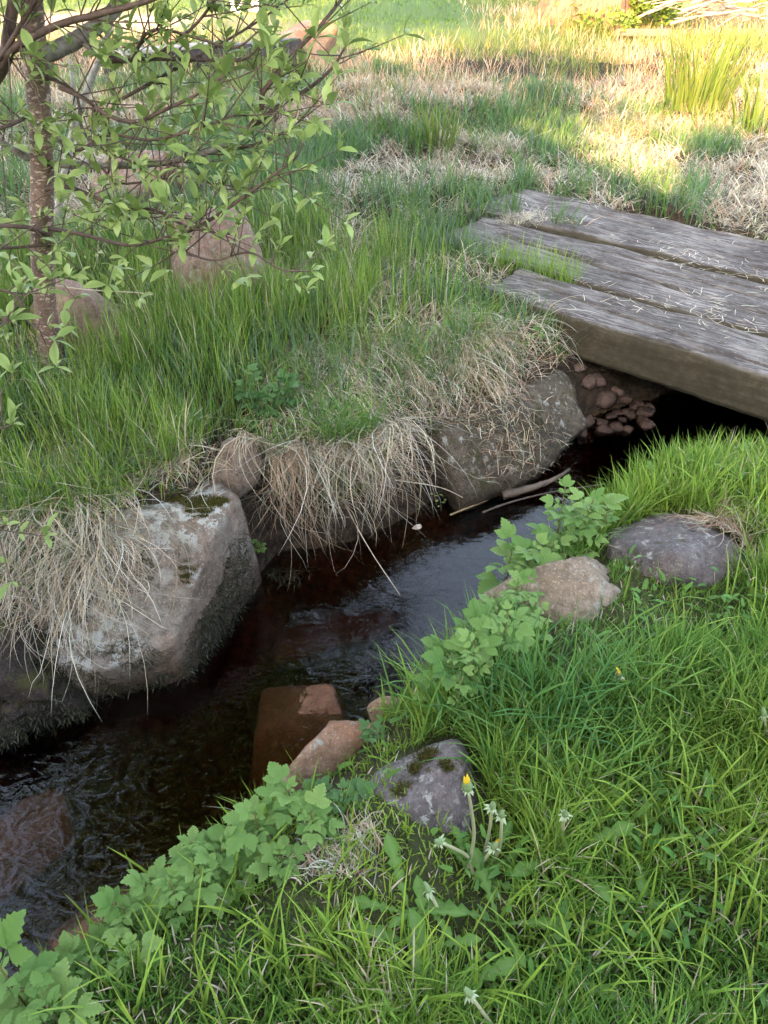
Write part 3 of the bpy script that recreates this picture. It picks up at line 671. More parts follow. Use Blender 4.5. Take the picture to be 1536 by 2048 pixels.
n = 5200; t = rng.uniform(cumat(-2.2), cumat(1.0), n); p, nr = along(t); dd = rng.uniform(.1, .75, n); q = p + nr * dd[:, None]; kz = hit_solid(q[:, 0], q[:, 1]) & (rng.uniform(0, 1, n) < .8); q = q[~kz]; n = len(q)
kz = noise2(q[:, 0], q[:, 1], 4.0, 17, 2) + rng.uniform(-.5, .5, n) > -.05; q = q[kz]; n = len(q)
put('straw_mat', (np.column_stack([q, surf(q[:, 0], q[:, 1]) + rng.uniform(.0, .02, n)]), rng.uniform(.05, .2, n), rng.uniform(.002, .0042, n), rng.uniform(0, 6.28, n), rng.uniform(.9, 1.6, n), rng.uniform(1.5, 2.2, n), jit(pick(n, [STR, STRP, STRR, (.22, .17, .11)], [3, 2, 2, 3]), n, .3)), 'matted dead grass lying along the top of the far bank', seg=4)
n = 2600; t = rng.uniform(cumat(-2.2), cumat(1.0), n); p, nr = along(t); q = p + nr * rng.uniform(.12, .55, n)[:, None]; kz = noise2(q[:, 0], q[:, 1], 6.0, 19, 2) + rng.uniform(-.4, .4, n) > .05; q = q[kz]; nr = nr[kz]; n = len(q); kz = ~hit_solid(q[:, 0], q[:, 1]); q = q[kz]; nr = nr[kz]; n = len(q)
put('bank_shoots', (np.column_stack([q, surf(q[:, 0], q[:, 1])]), rng.uniform(.08, .26, n), rng.uniform(.0025, .0048, n), np.arctan2(-nr[:, 1], -nr[:, 0]) + rng.normal(0, 1.2, n), rng.uniform(.1, .8, n), rng.uniform(.5, 1.9, n), jit(pick(n, [GRN, LIME, BLUEG], [2, 2, 2]), n)), 'green grass shoots growing down through the straw of the far bank', mat=GRASS, seg=4, drape=False)

def tussock(name, label, centre, n, Lr, spread_az, reach, cols, wts, ng, gL, seed, th1=(2.2, 3.1)):
    root = empty(name, centre); tag(root, label, 'tussock', 'tussocks of grass')
    c = np.asarray(centre)
    nl = max(6, n // 11); lk = rng.integers(0, nl, n)
    rr = np.sqrt(rng.uniform(0, 1, nl)) * reach; pa = rng.uniform(0, 6.28, nl); lang = rng.normal(spread_az[0], spread_az[1], nl)
    lL = np.where(rng.uniform(0, 1, nl) < .45, rng.uniform(.2, .5, nl), rng.uniform(.5, 1.05, nl)); lt0 = rng.uniform(.5, 2.0, nl); lt1 = rng.uniform(*th1, nl)
    bx = c[0] + (rr * np.cos(pa) * 1.35)[lk] + rng.normal(0, .014, n); by = c[1] + (rr * np.sin(pa) * .8)[lk] + rng.normal(0, .014, n)
    bz = np.maximum(surf(bx, by), ground(bx, by)); bz = np.where(bz < -.3, c[2], bz) + rng.uniform(0, .015, n)
    stray = rng.uniform(0, 1, n) < .3
    ang = lang[lk] + rng.normal(0, .38, n) + stray * rng.normal(0, .9, n)
    cc = jit(pick(n, cols, wts), n, .18)
    P = np.stack([bx, by, bz], 1) - c
    clump = ang; cc = cc * (.5 + .65 * rng.uniform(0, 1, nl))[lk][:, None]
    # draping works in world space: build there, then move into the tussock's own frame
    def mk(nm, P, L_, w_, a_, t0, t1, col, mat, seg):
        o = blades(nm, P + c, L_, w_, a_, t0, t1, col * .88, mat, seg, drape=True, tipcol=col * .9, curl=2.2)
        o.data.transform(Matrix.Translation(-Vector(c))); o.parent = root; return tag(o, kind='stuff')
    mk('dry_blades', P, rng.uniform(*Lr, n) * lL[lk], rng.uniform(.0014, .0044, n), clump, lt0[lk] + rng.normal(0, .12, n), lt1[lk] + rng.normal(0, .15, n) - stray * rng.uniform(0, 1.2, n), cc, STRAW, 6)
    if ng:
        rr = np.sqrt(rng.uniform(0, 1, ng)) * reach * .7; pa = rng.uniform(0, 6.28, ng)
        bx = c[0] + rr * np.cos(pa); by = c[1] + rr * np.sin(pa); bz = np.maximum(surf(bx, by), ground(bx, by)); bz = np.where(bz < -.3, c[2], bz)
        mk('green_blades', np.stack([bx, by, bz], 1) - c, rng.uniform(*gL, ng), rng.uniform(.002, .004, ng), rng.uniform(0, 6.28, ng), rng.uniform(0, .7, ng), rng.uniform(.6, 1.7, ng), jit(pick(ng, [GRN, LIME, (.06, .17, .035)], [3, 2, 3]), ng), GRASS, 4)
    return root
DRY = [STR, STRP, (.50, .42, .29), STRR]; DW = [4, 4, 3, .7]
tussock('tussock', 'big tussock of pale straw with green heart hanging to the water in the middle', tuple(at(680, 855, .02)), 1400, (.2, .56), (-1.15, .8), .20, DRY + [(.2, .15, .1)], DW + [3], 900, (.12, .30), 1)
tussock('tussock', 'straw tussock draped over the top of the large lichened boulder', tuple(at(255, 935, .02)), 480, (.10, .22), (-1.7, 1.1), .15, DRY, DW, 160, (.1, .2), 2)
tussock('tussock', 'straw tussock hanging like hair at the left edge of the far bank', tuple(at(85, 1055, .02)), 1500, (.28, .55), (-1.5, .5), .22, DRY, DW, 220, (.12, .25), 3)
tussock('tussock', 'tan tussock hanging over the broad grey boulder near the bridge', tuple(at(935, 700, .0)), 1150, (.14, .34), (-1.4, .7), .19, [STR, (.42, .32, .22), STRR, STRP], [3, 3, 2, 1.5], 260, (.12, .24), 4)
tussock('tussock', 'pale tussock between the bridge end and the big middle tussock', tuple(at(815, 725, .02)), 1000, (.14, .36), (-1.3, .7), .18, DRY, DW, 260, (.12, .24), 5)
tussock('tussock', 'thin brown straw hanging between the small pale boulder and middle tussock', tuple(at(545, 905, .0)), 380, (.2, .46), (-1.5, .5), .08, [STR, STRR, (.34, .25, .17)], [2, 2, 2], 60, (.1, .2), 15)
tussock('tussock', 'little straw clump beside the purple grey boulder', tuple(at(680, 1775, -.10)), 420, (.04, .10), (2.6, 1.6), .07, DRY, DW, 30, (.05, .1), 6, th1=(1.7, 2.8))
tussock('tussock', 'brown straw clump beside the dark grey right bank boulder', tuple(at(1480, 1075, -.02)), 800, (.10, .22), (-2.0, 1.2), .10, [STR, STRR, (.3, .22, .15)], [3, 3, 2], 20, (.05, .1), 7, th1=(1.2, 2.4))
for (u, v, lab, s_) in ((955, 300, 'bleached grass tussock with dark green blades behind the bridge', 1.0), (760, 265, 'pale bleached grass mound farthest left behind the bridge', .8), (1250, 250, 'bleached tussock at the edge of the sunlit grass', .8), (690, 560, 'straw patch in the long grass right of the red sandstone boulder', .7), (1040, 275, 'thin bleached tussock right of the dark green one', .6)):
    tussock('tussock', lab, tuple(at(u, v, .06)), int(900 * s_), (.18, .42), (-1.57, 2.2), .26 * s_, DRY, DW, int(130 * s_), (.15, .3), 8, th1=(1.3, 2.3))

n = 900; cb = at(990, 860, -.2); q = np.stack([rng.normal(cb[0] + .03, .16, n), rng.normal(cb[1], .12, n)], 1); zz = surf(q[:, 0], q[:, 1]); kz = zz > WATER_Z + .06; q = q[kz]; zz = zz[kz]; n = len(q)
put('stone_litter', (np.column_stack([q, zz + .006]), rng.uniform(.02, .10, n), rng.uniform(.002, .004, n), rng.uniform(0, 6.28, n), rng.uniform(1.2, 1.6, n), rng.uniform(1.5, 2.0, n), jit(pick(n, [STR, STRR, (.2, .16, .10), (.07, .06, .03)], [2, 1, 2, 2]), n, .3)), 'broken straw and moss lying on the broad grey bank boulder', 'litter', seg=3)
# straw litter on the beams
n = 1500
uu = rng.uniform(.1, 3.0, n); vv = np.where(rng.uniform(0, 1, n) < .45, BV[1] + rng.normal(.1, .12, n), np.where(rng.uniform(0, 1, n) < .5, BV[2] + rng.normal(0, .06, n), rng.uniform(.02, BV[3] - .03, n)))
kk = (vv > .02) & (vv < BV[3] - .02) & ~((uu < BU[1] + .02) & (vv > BV[1])) & ~((uu < BU[2] + .04) & (vv > BV[2])); uu, vv = uu[kk], vv[kk]; n = len(uu)
clu = noise2(uu, vv, 3.5, 7, 2) + rng.uniform(-.4, .4, n) > .0; uu, vv = uu[clu], vv[clu]; n = len(uu)
zz = np.where(vv < BV[1], .06, np.where(vv < BV[2], .052, .066)) + rng.uniform(.006, .012, n)
put('straw_litter', (np.stack([B0[0] + BE[0] * uu + BN[0] * vv, B0[1] + BE[1] * uu + BN[1] * vv, zz], 1), rng.uniform(.025, .09, n), rng.uniform(.002, .004, n), rng.uniform(0, 6.28, n), rng.uniform(1.4, 1.55, n), rng.uniform(1.5, 1.65, n), jit(pick(n, [STR, STRP], [1, 1]), n)), 'scattered bits of straw lying on the bridge beams', 'litter', drape=False, seg=3)
q = at(1050, 440, .07); tussock('tussock', 'heap of loose straw lying on the left end of the middle beam', tuple(q), 420, (.06, .18), (0, 2.5), .11, [STR, STRP], [1, 1], 0, (.1, .2), 9, th1=(1.5, 2.2))
# grass growing up between and beside the beam ends
n = 380; uu = rng.uniform(-.2, .3, n); vv = BV[1] + rng.normal(0, .05, n); kx = B0[0] + BE[0] * uu + BN[0] * vv; ky = B0[1] + BE[1] * uu + BN[1] * vv
blades('gap_grass', np.stack([kx, ky, np.full(n, .0)], 1), rng.uniform(.10, .24, n), rng.uniform(.002, .004, n), rng.uniform(0, 6.28, n), rng.uniform(0, .4, n), rng.uniform(.2, .9, n), jit(GRN, n), GRASS, 3, tipcol=jit(LIME, n))
tag(bpy.data.objects['gap_grass'], 'green grass growing in the gap between the beam ends', 'grass', kind='stuff')

# water moss trailing from stones at the waterline
def waterline(n, boxes):
    P = []
    for (u, v, z, sx, sy, m) in boxes:
        c = at(u, v, z); P.append(np.stack([rng.normal(c[0], sx, m), rng.normal(c[1], sy, m)], 1))
    P = np.vstack(P); z = np.maximum(surf(P[:, 0], P[:, 1]), WATER_Z - .01); return np.column_stack([P, z])
P = waterline(0, [(560, 1150, -.44, .06, .03, 220), (950, 930, -.4, .09, .06, 900), (1080, 920, -.4, .07, .05, 400), (1010, 830, -.28, .12, .08, 500)])
for W_, m_, ztop in ((bw, 4200, -.19), (dkw, 5200, -.16)):      # strands rooted on the stones themselves
    nz = fbm(W_ * 5.0, 63, 3)
    q = W_[(W_[:, 2] > WATER_Z - .02) & (W_[:, 2] < ztop + .10 * nz) & (W_[:, 1] < W_[:, 1].mean() + .12) & (nz + (-.30 - W_[:, 2]) * 3.0 > -.05)]
    q = q[rng.integers(0, len(q), m_)] + rng.normal(0, .006, (m_, 3)) * np.array([1, 1, .6]); P = np.vstack([P, q + np.array([0, -.004, 0])])
n = len(P); c = pick(n, [(.018, .022, .012), (.035, .040, .02), (.06, .055, .03), (.012, .012, .010)], [3, 3, 1, 2])
blades('water_moss', P + np.array([0, 0, .004]), rng.uniform(.012, .045, n), rng.uniform(.0014, .003, n), rng.normal(-1.3, .8, n), rng.uniform(.8, 1.4, n), rng.uniform(1.5, 2.6, n), jit(c, n, .3), ALGAE, 3)
tag(bpy.data.objects['water_moss'], 'dark wet water moss trailing on stones along the waterline', 'moss', kind='stuff')
c0 = at(765, 1345, WATER_Z + .015); n = 420
rt = blades('root_tuft', np.stack([rng.normal(0, .03, n), rng.normal(0, .025, n), np.full(n, -.01)], 1), rng.uniform(.04, .11, n), rng.uniform(.002, .004, n), rng.uniform(0, 6.28, n), rng.uniform(.3, 1.0, n), rng.uniform(1.4, 2.1, n), jit((.012, .012, .011), n, .3), ALGAE, 4)
rt.location = tuple(c0); tag(rt, 'black tuft of wet roots in midstream above the square stone', 'tuft')

# ------------------------------------------------------------------ tubes, leaves
def cat(P, k=6):
    P = np.asarray(P, float); Q = np.vstack([2 * P[0] - P[1], P, 2 * P[-1] - P[-2]]); out = []
    for i in range(1, len(Q) - 2):
        for t in np.linspace(0, 1, k, endpoint=False):
            a, b, c, d = Q[i - 1], Q[i], Q[i + 1], Q[i + 2]
            out.append(.5 * ((2 * b) + (-a + c) * t + (2 * a - 5 * b + 4 * c - d) * t * t + (-a + 3 * b - 3 * c + d) * t ** 3))
    out.append(P[-1]); return np.array(out)
def tube(P, r, ns=7, wob=0):
    P = np.asarray(P); n = len(P); r = np.broadcast_to(r, n)
    T = np.gradient(P, axis=0); T /= np.linalg.norm(T, axis=1)[:, None] + 1e-9
    ref = np.array([0.13, .2, 1.0]) if abs(T[0, 2]) < .8 else np.array([1.0, .1, 0])
    V = []; Fc = []
    for i in range(n):
        a = np.cross(T[i], ref); a /= np.linalg.norm(a) + 1e-9; b = np.cross(T[i], a)
        for k in range(ns):
            an = 2 * math.pi * k / ns; rr = r[i] * (1 + wob * math.sin(i * 1.3 + k * 2.1))
            V.append(P[i] + rr * (math.cos(an) * a + math.sin(an) * b))
    for i in range(n - 1):
        for k in range(ns): Fc.append((i * ns + k, i * ns + (k + 1) % ns, (i + 1) * ns + (k + 1) % ns, (i + 1) * ns + k))
    Fc += [tuple(range(ns))[::-1], tuple(range((n - 1) * ns, n * ns))]
    return np.array(V), Fc
class MB:
    def __init__(s): s.V = []; s.F = []; s.n = 0
    def add(s, V, Fc):
        s.V.append(np.asarray(V)); s.F += [tuple(i + s.n for i in f) for f in Fc]; s.n += len(V)
    def build(s, name, mat, parent=None, off=None, smooth=True):
        V = np.vstack(s.V)
        if off is not None: V = V - np.asarray(off)
        return obj(name, mesh(name, V, s.F, mat, smooth=smooth), parent)
def leaf_shape(n=7, wmax=.25, peak=.55, tip=1.6, fold=.25, arch=.18, serr=0):
    """one simple leaf along +x, unit length; midrib marked in the colour attribute"""
    V = []; C = []
    for i in range(n + 1):
        t = i / n; w = wmax * (math.sin(math.pi * t ** (math.log(.5) / math.log(peak)))) ** .9 if 0 < t < 1 else 0.0
        w *= (1 - .25 * t ** 4)
        if serr and 0 < t < 1: w *= 1 + serr * (1 if i % 2 else -1)
        z = -arch * (t - .35) ** 2 * 1.6 + arch * .2
        V += [(t, w, z + fold * w), (t, 0, z), (t, -w, z + fold * w)]; C += [0, .5, 0]
    Fc = []
    for i in range(n):
        a = i * 3; b = a + 3
        Fc += [(a, a + 1, b + 1, b), (a + 1, a + 2, b + 2, b + 1)]
    return np.array(V), Fc, np.array(C)
def leaf_mesh(name, mat, **kw):
    V, Fc, C = leaf_shape(**kw); return mesh(name, V, Fc, mat, np.repeat(C[:, None], 3, 1))
def frame(d, up=(0, 0, 1), roll=0):
    x = Vector(tuple(map(float, d))).normalized(); u = Vector(up)
    if abs(x.dot(u)) > .97: u = Vector((1, 0, 0))
    y = u.cross(x).normalized(); z = x.cross(y)
    M = Matrix((x, y, z)).transposed()
    return M @ Matrix.Rotation(roll, 3, 'X')

TLEAF = leaf_mat('bird cherry leaf', (.24, .34, .10), (.35, .44, .15))
TLEAFS = [leaf_mesh('leaf', TLEAF, n=6, wmax=.20, peak=.55, arch=a_, fold=f_) for a_, f_ in ((.2, .3), (.35, .2), (.1, .35))]
def bark_mat():
    m, nt, b = new_mat('cherry bark')
    geo = nt.nodes.new('ShaderNodeNewGeometry'); mp = nt.nodes.new('ShaderNodeMapping'); mp.inputs['Scale'].default_value = (38, 38, 95); nt.links.new(geo.outputs['Position'], mp.inputs[0])
    n1 = tex(nt, 1, 3, .6, mp.outputs[0]); n2 = tex(nt, 14, 5, .65, geo.outputs['Position']); n3 = tex(nt, 120, 4, .7, geo.outputs['Position'])
    c = mix(nt, ramp(nt, n2.outputs[0], [(.35, 0.0), (.65, 1.0)]), (.12, .075, .055), (.23, .15, .11))
    c = mix(nt, ramp(nt, n3.outputs[0], [(.4, .6), (.6, 0.0)]), c, (.05, .03, .024))
    c = mix(nt, ramp(nt, n1.outputs[0], [(.56, 0.0), (.62, .9)]), c, (.46, .37, .30))
    nt.links.new(c, b.inputs['Base Color']); b.inputs['Roughness'].default_value = .7; bump(nt, b, n1.outputs[0], .6, .006); return m
BARK = bark_mat()
BARKD = plain('dark twig bark', (.045, .032, .028), (.13, .085, .065), 60, .7, .002)
BARKG = plain('grey lichened bark', (.07, .06, .05), (.33, .31, .28), 40, .85, .004)

# ------------------------------------------------------------------ the bird cherry
TB = at(100, 728, .03)
tree = empty('bird_cherry_tree', TB); tag(tree, 'young bird cherry tree with speckled brown trunk and fresh green leaves', 'tree')
trunk_pts = [TB + np.array([.01, 0, -.06]), aty(94, 640, 3.0), aty(84, 480, 3.0), aty(84, 330, 3.02), aty(76, 180, 3.03), aty(66, 40, 3.04), aty(50, -150, 3.05), aty(20, -480, 3.1), aty(0, -900, 3.1), aty(-30, -1250, 3.15)]
tp = cat(trunk_pts, 8); rr = np.interp(np.linspace(0, 1, len(tp)), [0, .08, .5, 1], [.056, .044, .040, .012])
mb = MB(); mb.add(*tube(tp, rr, 14, .03)); mb.build('trunk', BARK, tree, TB)
# limbs, each drawn by its course and thickness
limbs = [  # points (u, v, y), radius at base, at tip, grey?
    ([(-60, 230, 2.9), (5, 130, 2.85), (18, 60, 2.85), (27, -20, 2.85), (40, -300, 2.8)], .024, .014, 0),
    ([(-20, 180, 2.85), (15, 110, 2.8), (70, 72, 2.75), (130, 45, 2.72), (200, 28, 2.7), (310, -4, 2.7), (420, -60, 2.65)], .014, .007, 0),
    ([(84, 110, 3.03), (130, 92, 3.08), (180, 62, 3.12), (225, 22, 3.16), (262, -30, 3.2), (330, -160, 3.3), (420, -420, 3.4)], .030, .018, 1),
    ([(86, 326, 3.02), (180, 331, 2.98), (260, 330, 2.95), (335, 324, 2.93), (410, 306, 2.9), (470, 285, 2.9), (505, 255, 2.92)], .014, .009, 1),
    ([(505, 255, 2.92), (560, 210, 2.95), (620, 175, 3.0), (665, 135, 3.0), (690, 95, 3.0)], .009, .004, 0),
    ([(500, 258, 2.92), (522, 225, 2.9), (524, 190, 2.9), (545, 160, 2.9), (590, 105, 2.95), (640, 52, 2.95), (690, -10, 3.0)], .011, .005, 0),
    ([(430, 300, 2.9), (500, 292, 2.85), (560, 268, 2.85), (600, 250, 2.85)], .007, .003, 0),
    ([(-60, 240, 2.9), (0, 282, 2.95), (50, 312, 3.0), (82, 318, 3.02)], .010, .015, 1),
    ([(120, 175, 2.8), (165, 195, 2.75), (215, 230, 2.7), (270, 243, 2.68), (340, 215, 2.66), (400, 185, 2.66), (448, 152, 2.65)], .008, .004, 0),
    ([(340, 480, 2.75), (420, 440, 2.72), (500, 385, 2.7), (560, 340, 2.7), (592, 315, 2.7), (606, 285, 2.7)], .007, .003, 0),
    ([(84, 380, 3.0), (140, 375, 2.9), (240, 415, 2.8), (310, 420, 2.75), (380, 455, 2.7), (460, 468, 2.68)], .009, .004, 0),
    ([(90, 455, 3.0), (130, 462, 2.9), (170, 470, 2.85), (260, 490, 2.75), (345, 472, 2.7)], .010, .005, 0),
    ([(345, 480, 2.7), (375, 505, 2.66), (430, 520, 2.62), (500, 505, 2.6), (560, 538, 2.58), (622, 543, 2.56)], .005, .0025, 0),
    ([(-40, 450, 2.8), (20, 452, 2.8), (60, 456, 2.85), (95, 470, 2.95)], .006, .010, 0),
    ([(-40, 500, 2.7), (30, 495, 2.8), (90, 490, 2.95)], .004, .006, 0),
    ([(165, 85, 3.1), (200, 112, 3.05), (218, 160, 3.0), (232, 200, 2.98), (240, 252, 2.95)], .010, .006, 1),
    ([(215, 110, 2.9), (260, 122, 2.85), (290, 70, 2.8), (330, 60, 2.78), (400, 78, 2.75), (470, 95, 2.75), (520, 60, 2.75)], .006, .003, 0),
    ([(205, 125, 2.95), (300, 118, 2.9), (420, 120, 2.9), (490, 118, 2.9), (530, 80, 2.9)], .007, .003, 0),
    ([(240, 200, 2.95), (330, 150, 3.0), (420, 100, 3.05), (520, 40, 3.1), (600, -20, 3.1)], .006, .003, 0),
    ([(-30, 575, 2.5), (30, 590, 2.5), (55, 640, 2.48), (85, 665, 2.45), (110, 680, 2.43)], .005, .003, 0),
    ([(-60, 700, 2.0), (-10, 660, 2.1), (20, 640, 2.15)], .004, .003, 0),
    ([(-60, 880, 1.95), (-10, 862, 2.0), (22, 850, 2.0)], .004, .0025, 0),
    ([(-60, 1090, 1.75), (-15, 1060, 1.75), (12, 1050, 1.75)], .004, .0025, 0),
    ([(0, 120, 2.8), (60, 20, 2.75), (120, -60, 2.7)], .008, .004, 0),
    ([(60, 230, 2.9), (20, 250, 2.7), (-40, 270, 2.6)], .008, .004, 0),
    ([(300, 120, 2.85), (380, 60, 2.8), (430, 0, 2.8), (470, -60, 2.8)], .006, .003, 0),
    ([(84, 250, 3.02), (150, 300, 2.9), (215, 270, 2.8), (300, 280, 2.7), (380, 262, 2.65), (470, 230, 2.62)], .007, .003, 0),
    ([(200, 331, 2.95), (235, 365, 2.85), (300, 362, 2.8), (360, 352, 2.78)], .005, .003, 0),
    ([(330, 326, 2.93), (390, 345, 2.85), (430, 375, 2.8), (455, 395, 2.78)], .005, .003, 0),
    ([(84, 150, 3.03), (150, 185, 2.95), (165, 260, 2.85), (210, 300, 2.75), (280, 330, 2.7)], .006, .003, 0),
]
clusters = []   # (point, direction, size)
def grow_twigs(P, r0, per_m, lmin, lmax, upb=.25):
    seg = np.linalg.norm(np.diff(P, axis=0), axis=1).sum(); k = max(1, int(seg * per_m)); out = []
    for i in range(k):
        t = random.uniform(.12, 1.0); f = t * (len(P) - 1); a = int(min(f, len(P) - 2)); p = P[a] + (P[a + 1] - P[a]) * (f - a)
        d = P[a + 1] - P[a]; d = d / (np.linalg.norm(d) + 1e-9); q = np.random.default_rng(random.randrange(10 ** 6)).normal(size=3); q[2] += upb
        q = q / np.linalg.norm(q); d = d * .55 + q; d /= np.linalg.norm(d); l = random.uniform(lmin, lmax)
        b = p + d * l * .5 + np.array([0, 0, .01]); e = p + d * l + np.array([0, 0, .12 * l])
        out.append(cat([p, b, e], 4))
    return out
for pts, r0, r1, grey in limbs:
    P = cat([aty(*q) for q in pts], 6); rad = np.linspace(r0, r1, len(P))
    lm = MB(); lm.add(*tube(P, rad, 8, .04)); bo = lm.build('branch', BARKG if grey else BARKD, tree, TB)
    tw = MB(); cnt = 0
    for Q in grow_twigs(P, r0, 26 if r0 < .02 else 12, .06, .30):
        tw.add(*tube(Q, np.linspace(.0026, .0014, len(Q)), 5)); cnt += 1
        clusters.append((Q[-1], Q[-1] - Q[-2], 1.0))
        if random.random() < .6: clusters.append((Q[len(Q) // 2], Q[-1] - Q[0], .8))
    clusters.append((P[-1], P[-1] - P[-2], 1.1))
    if cnt: tag(tw.build('twigs', BARKD, bo), kind='stuff')
    if cnt: bo.children[0].data.transform(Matrix.Translation(-Vector(tuple(TB))))
# upper crown, above the picture
top_pts = []
for i in range(190):
    t = random.uniform(.5, 1); f = t * (len(tp) - 1); a = int(min(f, len(tp) - 2)); p = tp[a]
    an = random.uniform(0, 6.28); l = random.uniform(.5, 1.6); e = p + np.array([math.cos(an) * l, math.sin(an) * l, random.uniform(.1, .6)])
    if e[2] < 1.7: e[2] = 1.7 + random.random() * .5
    u_, v_ = uvpix(e[0], e[1], e[2])
    if v_ > -60 or p[2] < 1.45: continue
    P = cat([p, (p + e) / 2 + np.array([0, 0, .08]), e], 5); lm = MB(); lm.add(*tube(P, np.linspace(.012, .004, len(P)), 6))
    bo = lm.build('branch', BARK, tree, TB); tw = MB()
    for Q in grow_twigs(P, .01, 18, .1, .35):
        if uvpix(*Q[-1])[1] > -40: continue
        tw.add(*tube(Q, np.linspace(.0026, .0014, len(Q)), 4)); top_pts.append((Q[-1], Q[-1] - Q[-2], 1.15)); top_pts.append((Q[4], Q[-1] - Q[0], 1.1))
    if tw.n: tag(tw.build('twigs', BARK, bo, TB), kind='stuff')
for i in range(1500):         # the crown proper, over the water and above the picture
    q = np.array([random.gauss(0, .5), random.gauss(0, .5), random.gauss(0, .5)]) * np.array([1.45, 1.0, .85]) + np.array([-1.1, 2.7, 2.9])
    if uvpix(*q)[1] > -60: continue
    top_pts.append((q, np.array([random.gauss(0, 1), random.gauss(0, 1), .2]), 1.15))
leaves = []
for (p, d, s) in clusters + top_pts:
    k = random.randint(3, 6); d = np.asarray(d) / (np.linalg.norm(d) + 1e-9)
    a0 = random.uniform(0, 6.28)
    ax_ = frame(d)
    for j in range(k):
        an = a0 + j * 2.4 + random.uniform(-.3, .3); op = random.uniform(.55, 1.15)
        v = ax_ @ Vector((math.cos(op), math.sin(op) * math.cos(an), math.sin(op) * math.sin(an)))
        v = np.array(v) + np.array([0, 0, .42]); ln = random.choice((.035, .052, .066, .08)) * random.uniform(.85, 1.15) * s * (.6 if op < .65 else 1)
        leaves.append((np.asarray(p), v / np.linalg.norm(v), ln, random.uniform(-.5, .5)))
def seen(p):
    u, v = uvpix(p[0], p[1], p[2]); return -20 < u < 1556 and -20 < v < 2068
order = sorted(range(len(leaves)), key=lambda i: -(leaves[i][2] / max(.5, leaves[i][0][1]) if seen(leaves[i][0]) else 0))
big = set(order[:300]); LV, LF, LC = leaf_shape(n=5, wmax=.20, peak=.55, arch=.22, fold=.28)
rest = MB(); LV3, LF3, _ = leaf_shape(n=3, wmax=.20, peak=.55, arch=.22, fold=.28)
for i, (p, d, ln, rl) in enumerate(leaves):
    M = frame(d, roll=rl)
    if i in big:
        o = obj('leaf', TLEAFS[i % 3], tree); o.matrix_local = Matrix.LocRotScale(Vector(tuple(p - TB)), M.to_quaternion(), Vector((ln, ln, ln)))
    else:
        if p[2] > 1.55: rest.add((np.array(M) @ (LV3 * ln).T).T + p - TB, LF3)
        else: rest.add((np.array(M) @ (LV * ln).T).T + p - TB, LF)
LMASS, nt, b = new_mat('bird cherry foliage')
geo = nt.nodes.new('ShaderNodeNewGeometry')
c = mix(nt, geo.outputs['Random Per Island'], (.235, .335, .10), (.345, .435, .15)); nt.links.new(c, b.inputs['Base Color']); b.inputs['Roughness'].default_value = .42
t = nt.nodes.new('ShaderNodeBsdfTranslucent'); nt.links.new(c, t.inputs[0]); mx = nt.nodes.new('ShaderNodeMixShader'); mx.inputs[0].default_value = .35
nt.links.new(b.outputs[0], mx.inputs[1]); nt.links.new(t.outputs[0], mx.inputs[2]); nt.links.new(mx.outputs[0], nt.nodes['Material Output'].inputs[0])
fo = rest.build('foliage', LMASS, tree); tag(fo, kind='stuff')
# pale sapling behind it
SB = at(108, 470, .05); sap = empty('sapling', SB); tag(sap, 'thin pale grey sapling stem behind the tree trunk', 'sapling')
mb = MB(); P = cat([SB, aty(132, 330, SB[1]), aty(152, 240, SB[1]), aty(188, 145, SB[1]), aty(212, 85, SB[1]), aty(235, -40, SB[1])], 6); mb.add(*tube(P, np.linspace(.022, .014, len(P)), 8, .05)); mb.build('stem', plain('pale sapling bark', (.16, .15, .13), (.46, .44, .41), 30, .85), sap, SB)
mb = MB(); P = cat([aty(135, 320, SB[1]), aty(146, 260, SB[1] - .05), aty(148, 200, SB[1] - .1), aty(140, 120, SB[1] - .1)], 6); mb.add(*tube(P, np.linspace(.014, .008, len(P)), 7, .05)); mb.build('stem', MATS['pale sapling bark'], sap, SB)

# ------------------------------------------------------------------ leafy bank plants
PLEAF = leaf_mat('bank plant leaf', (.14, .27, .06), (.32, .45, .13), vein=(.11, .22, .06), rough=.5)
PLEAFD = leaf_mat('shaded plant leaf', (.09, .20, .055), (.17, .30, .09), vein=(.07, .15, .06), rough=.38)  # darker, glossier green for some of the plants
PSTEM = plain('plant stem', (.10, .12, .03), (.18, .13, .06), 20, .6)
def leaflet(L, w, n=12, serr=.13, fold=.22, arch=.2):
    V, Fc, C = leaf_shape(n=n, wmax=w, peak=.42, fold=fold, arch=arch, serr=serr)
    C = np.maximum(C, .45 * ((np.arange(len(C)) // 3) % 2 == 0)); V[:, 0] += np.abs(V[:, 1]) * .42 * (V[:, 0] < .97)
    # pleat between the side veins
    V = V.copy(); V[:, 2] += .016 * np.cos(np.arange(len(V)) // 3 * math.pi) * (np.abs(V[:, 1]) > 1e-4)
    return V * L, Fc, C
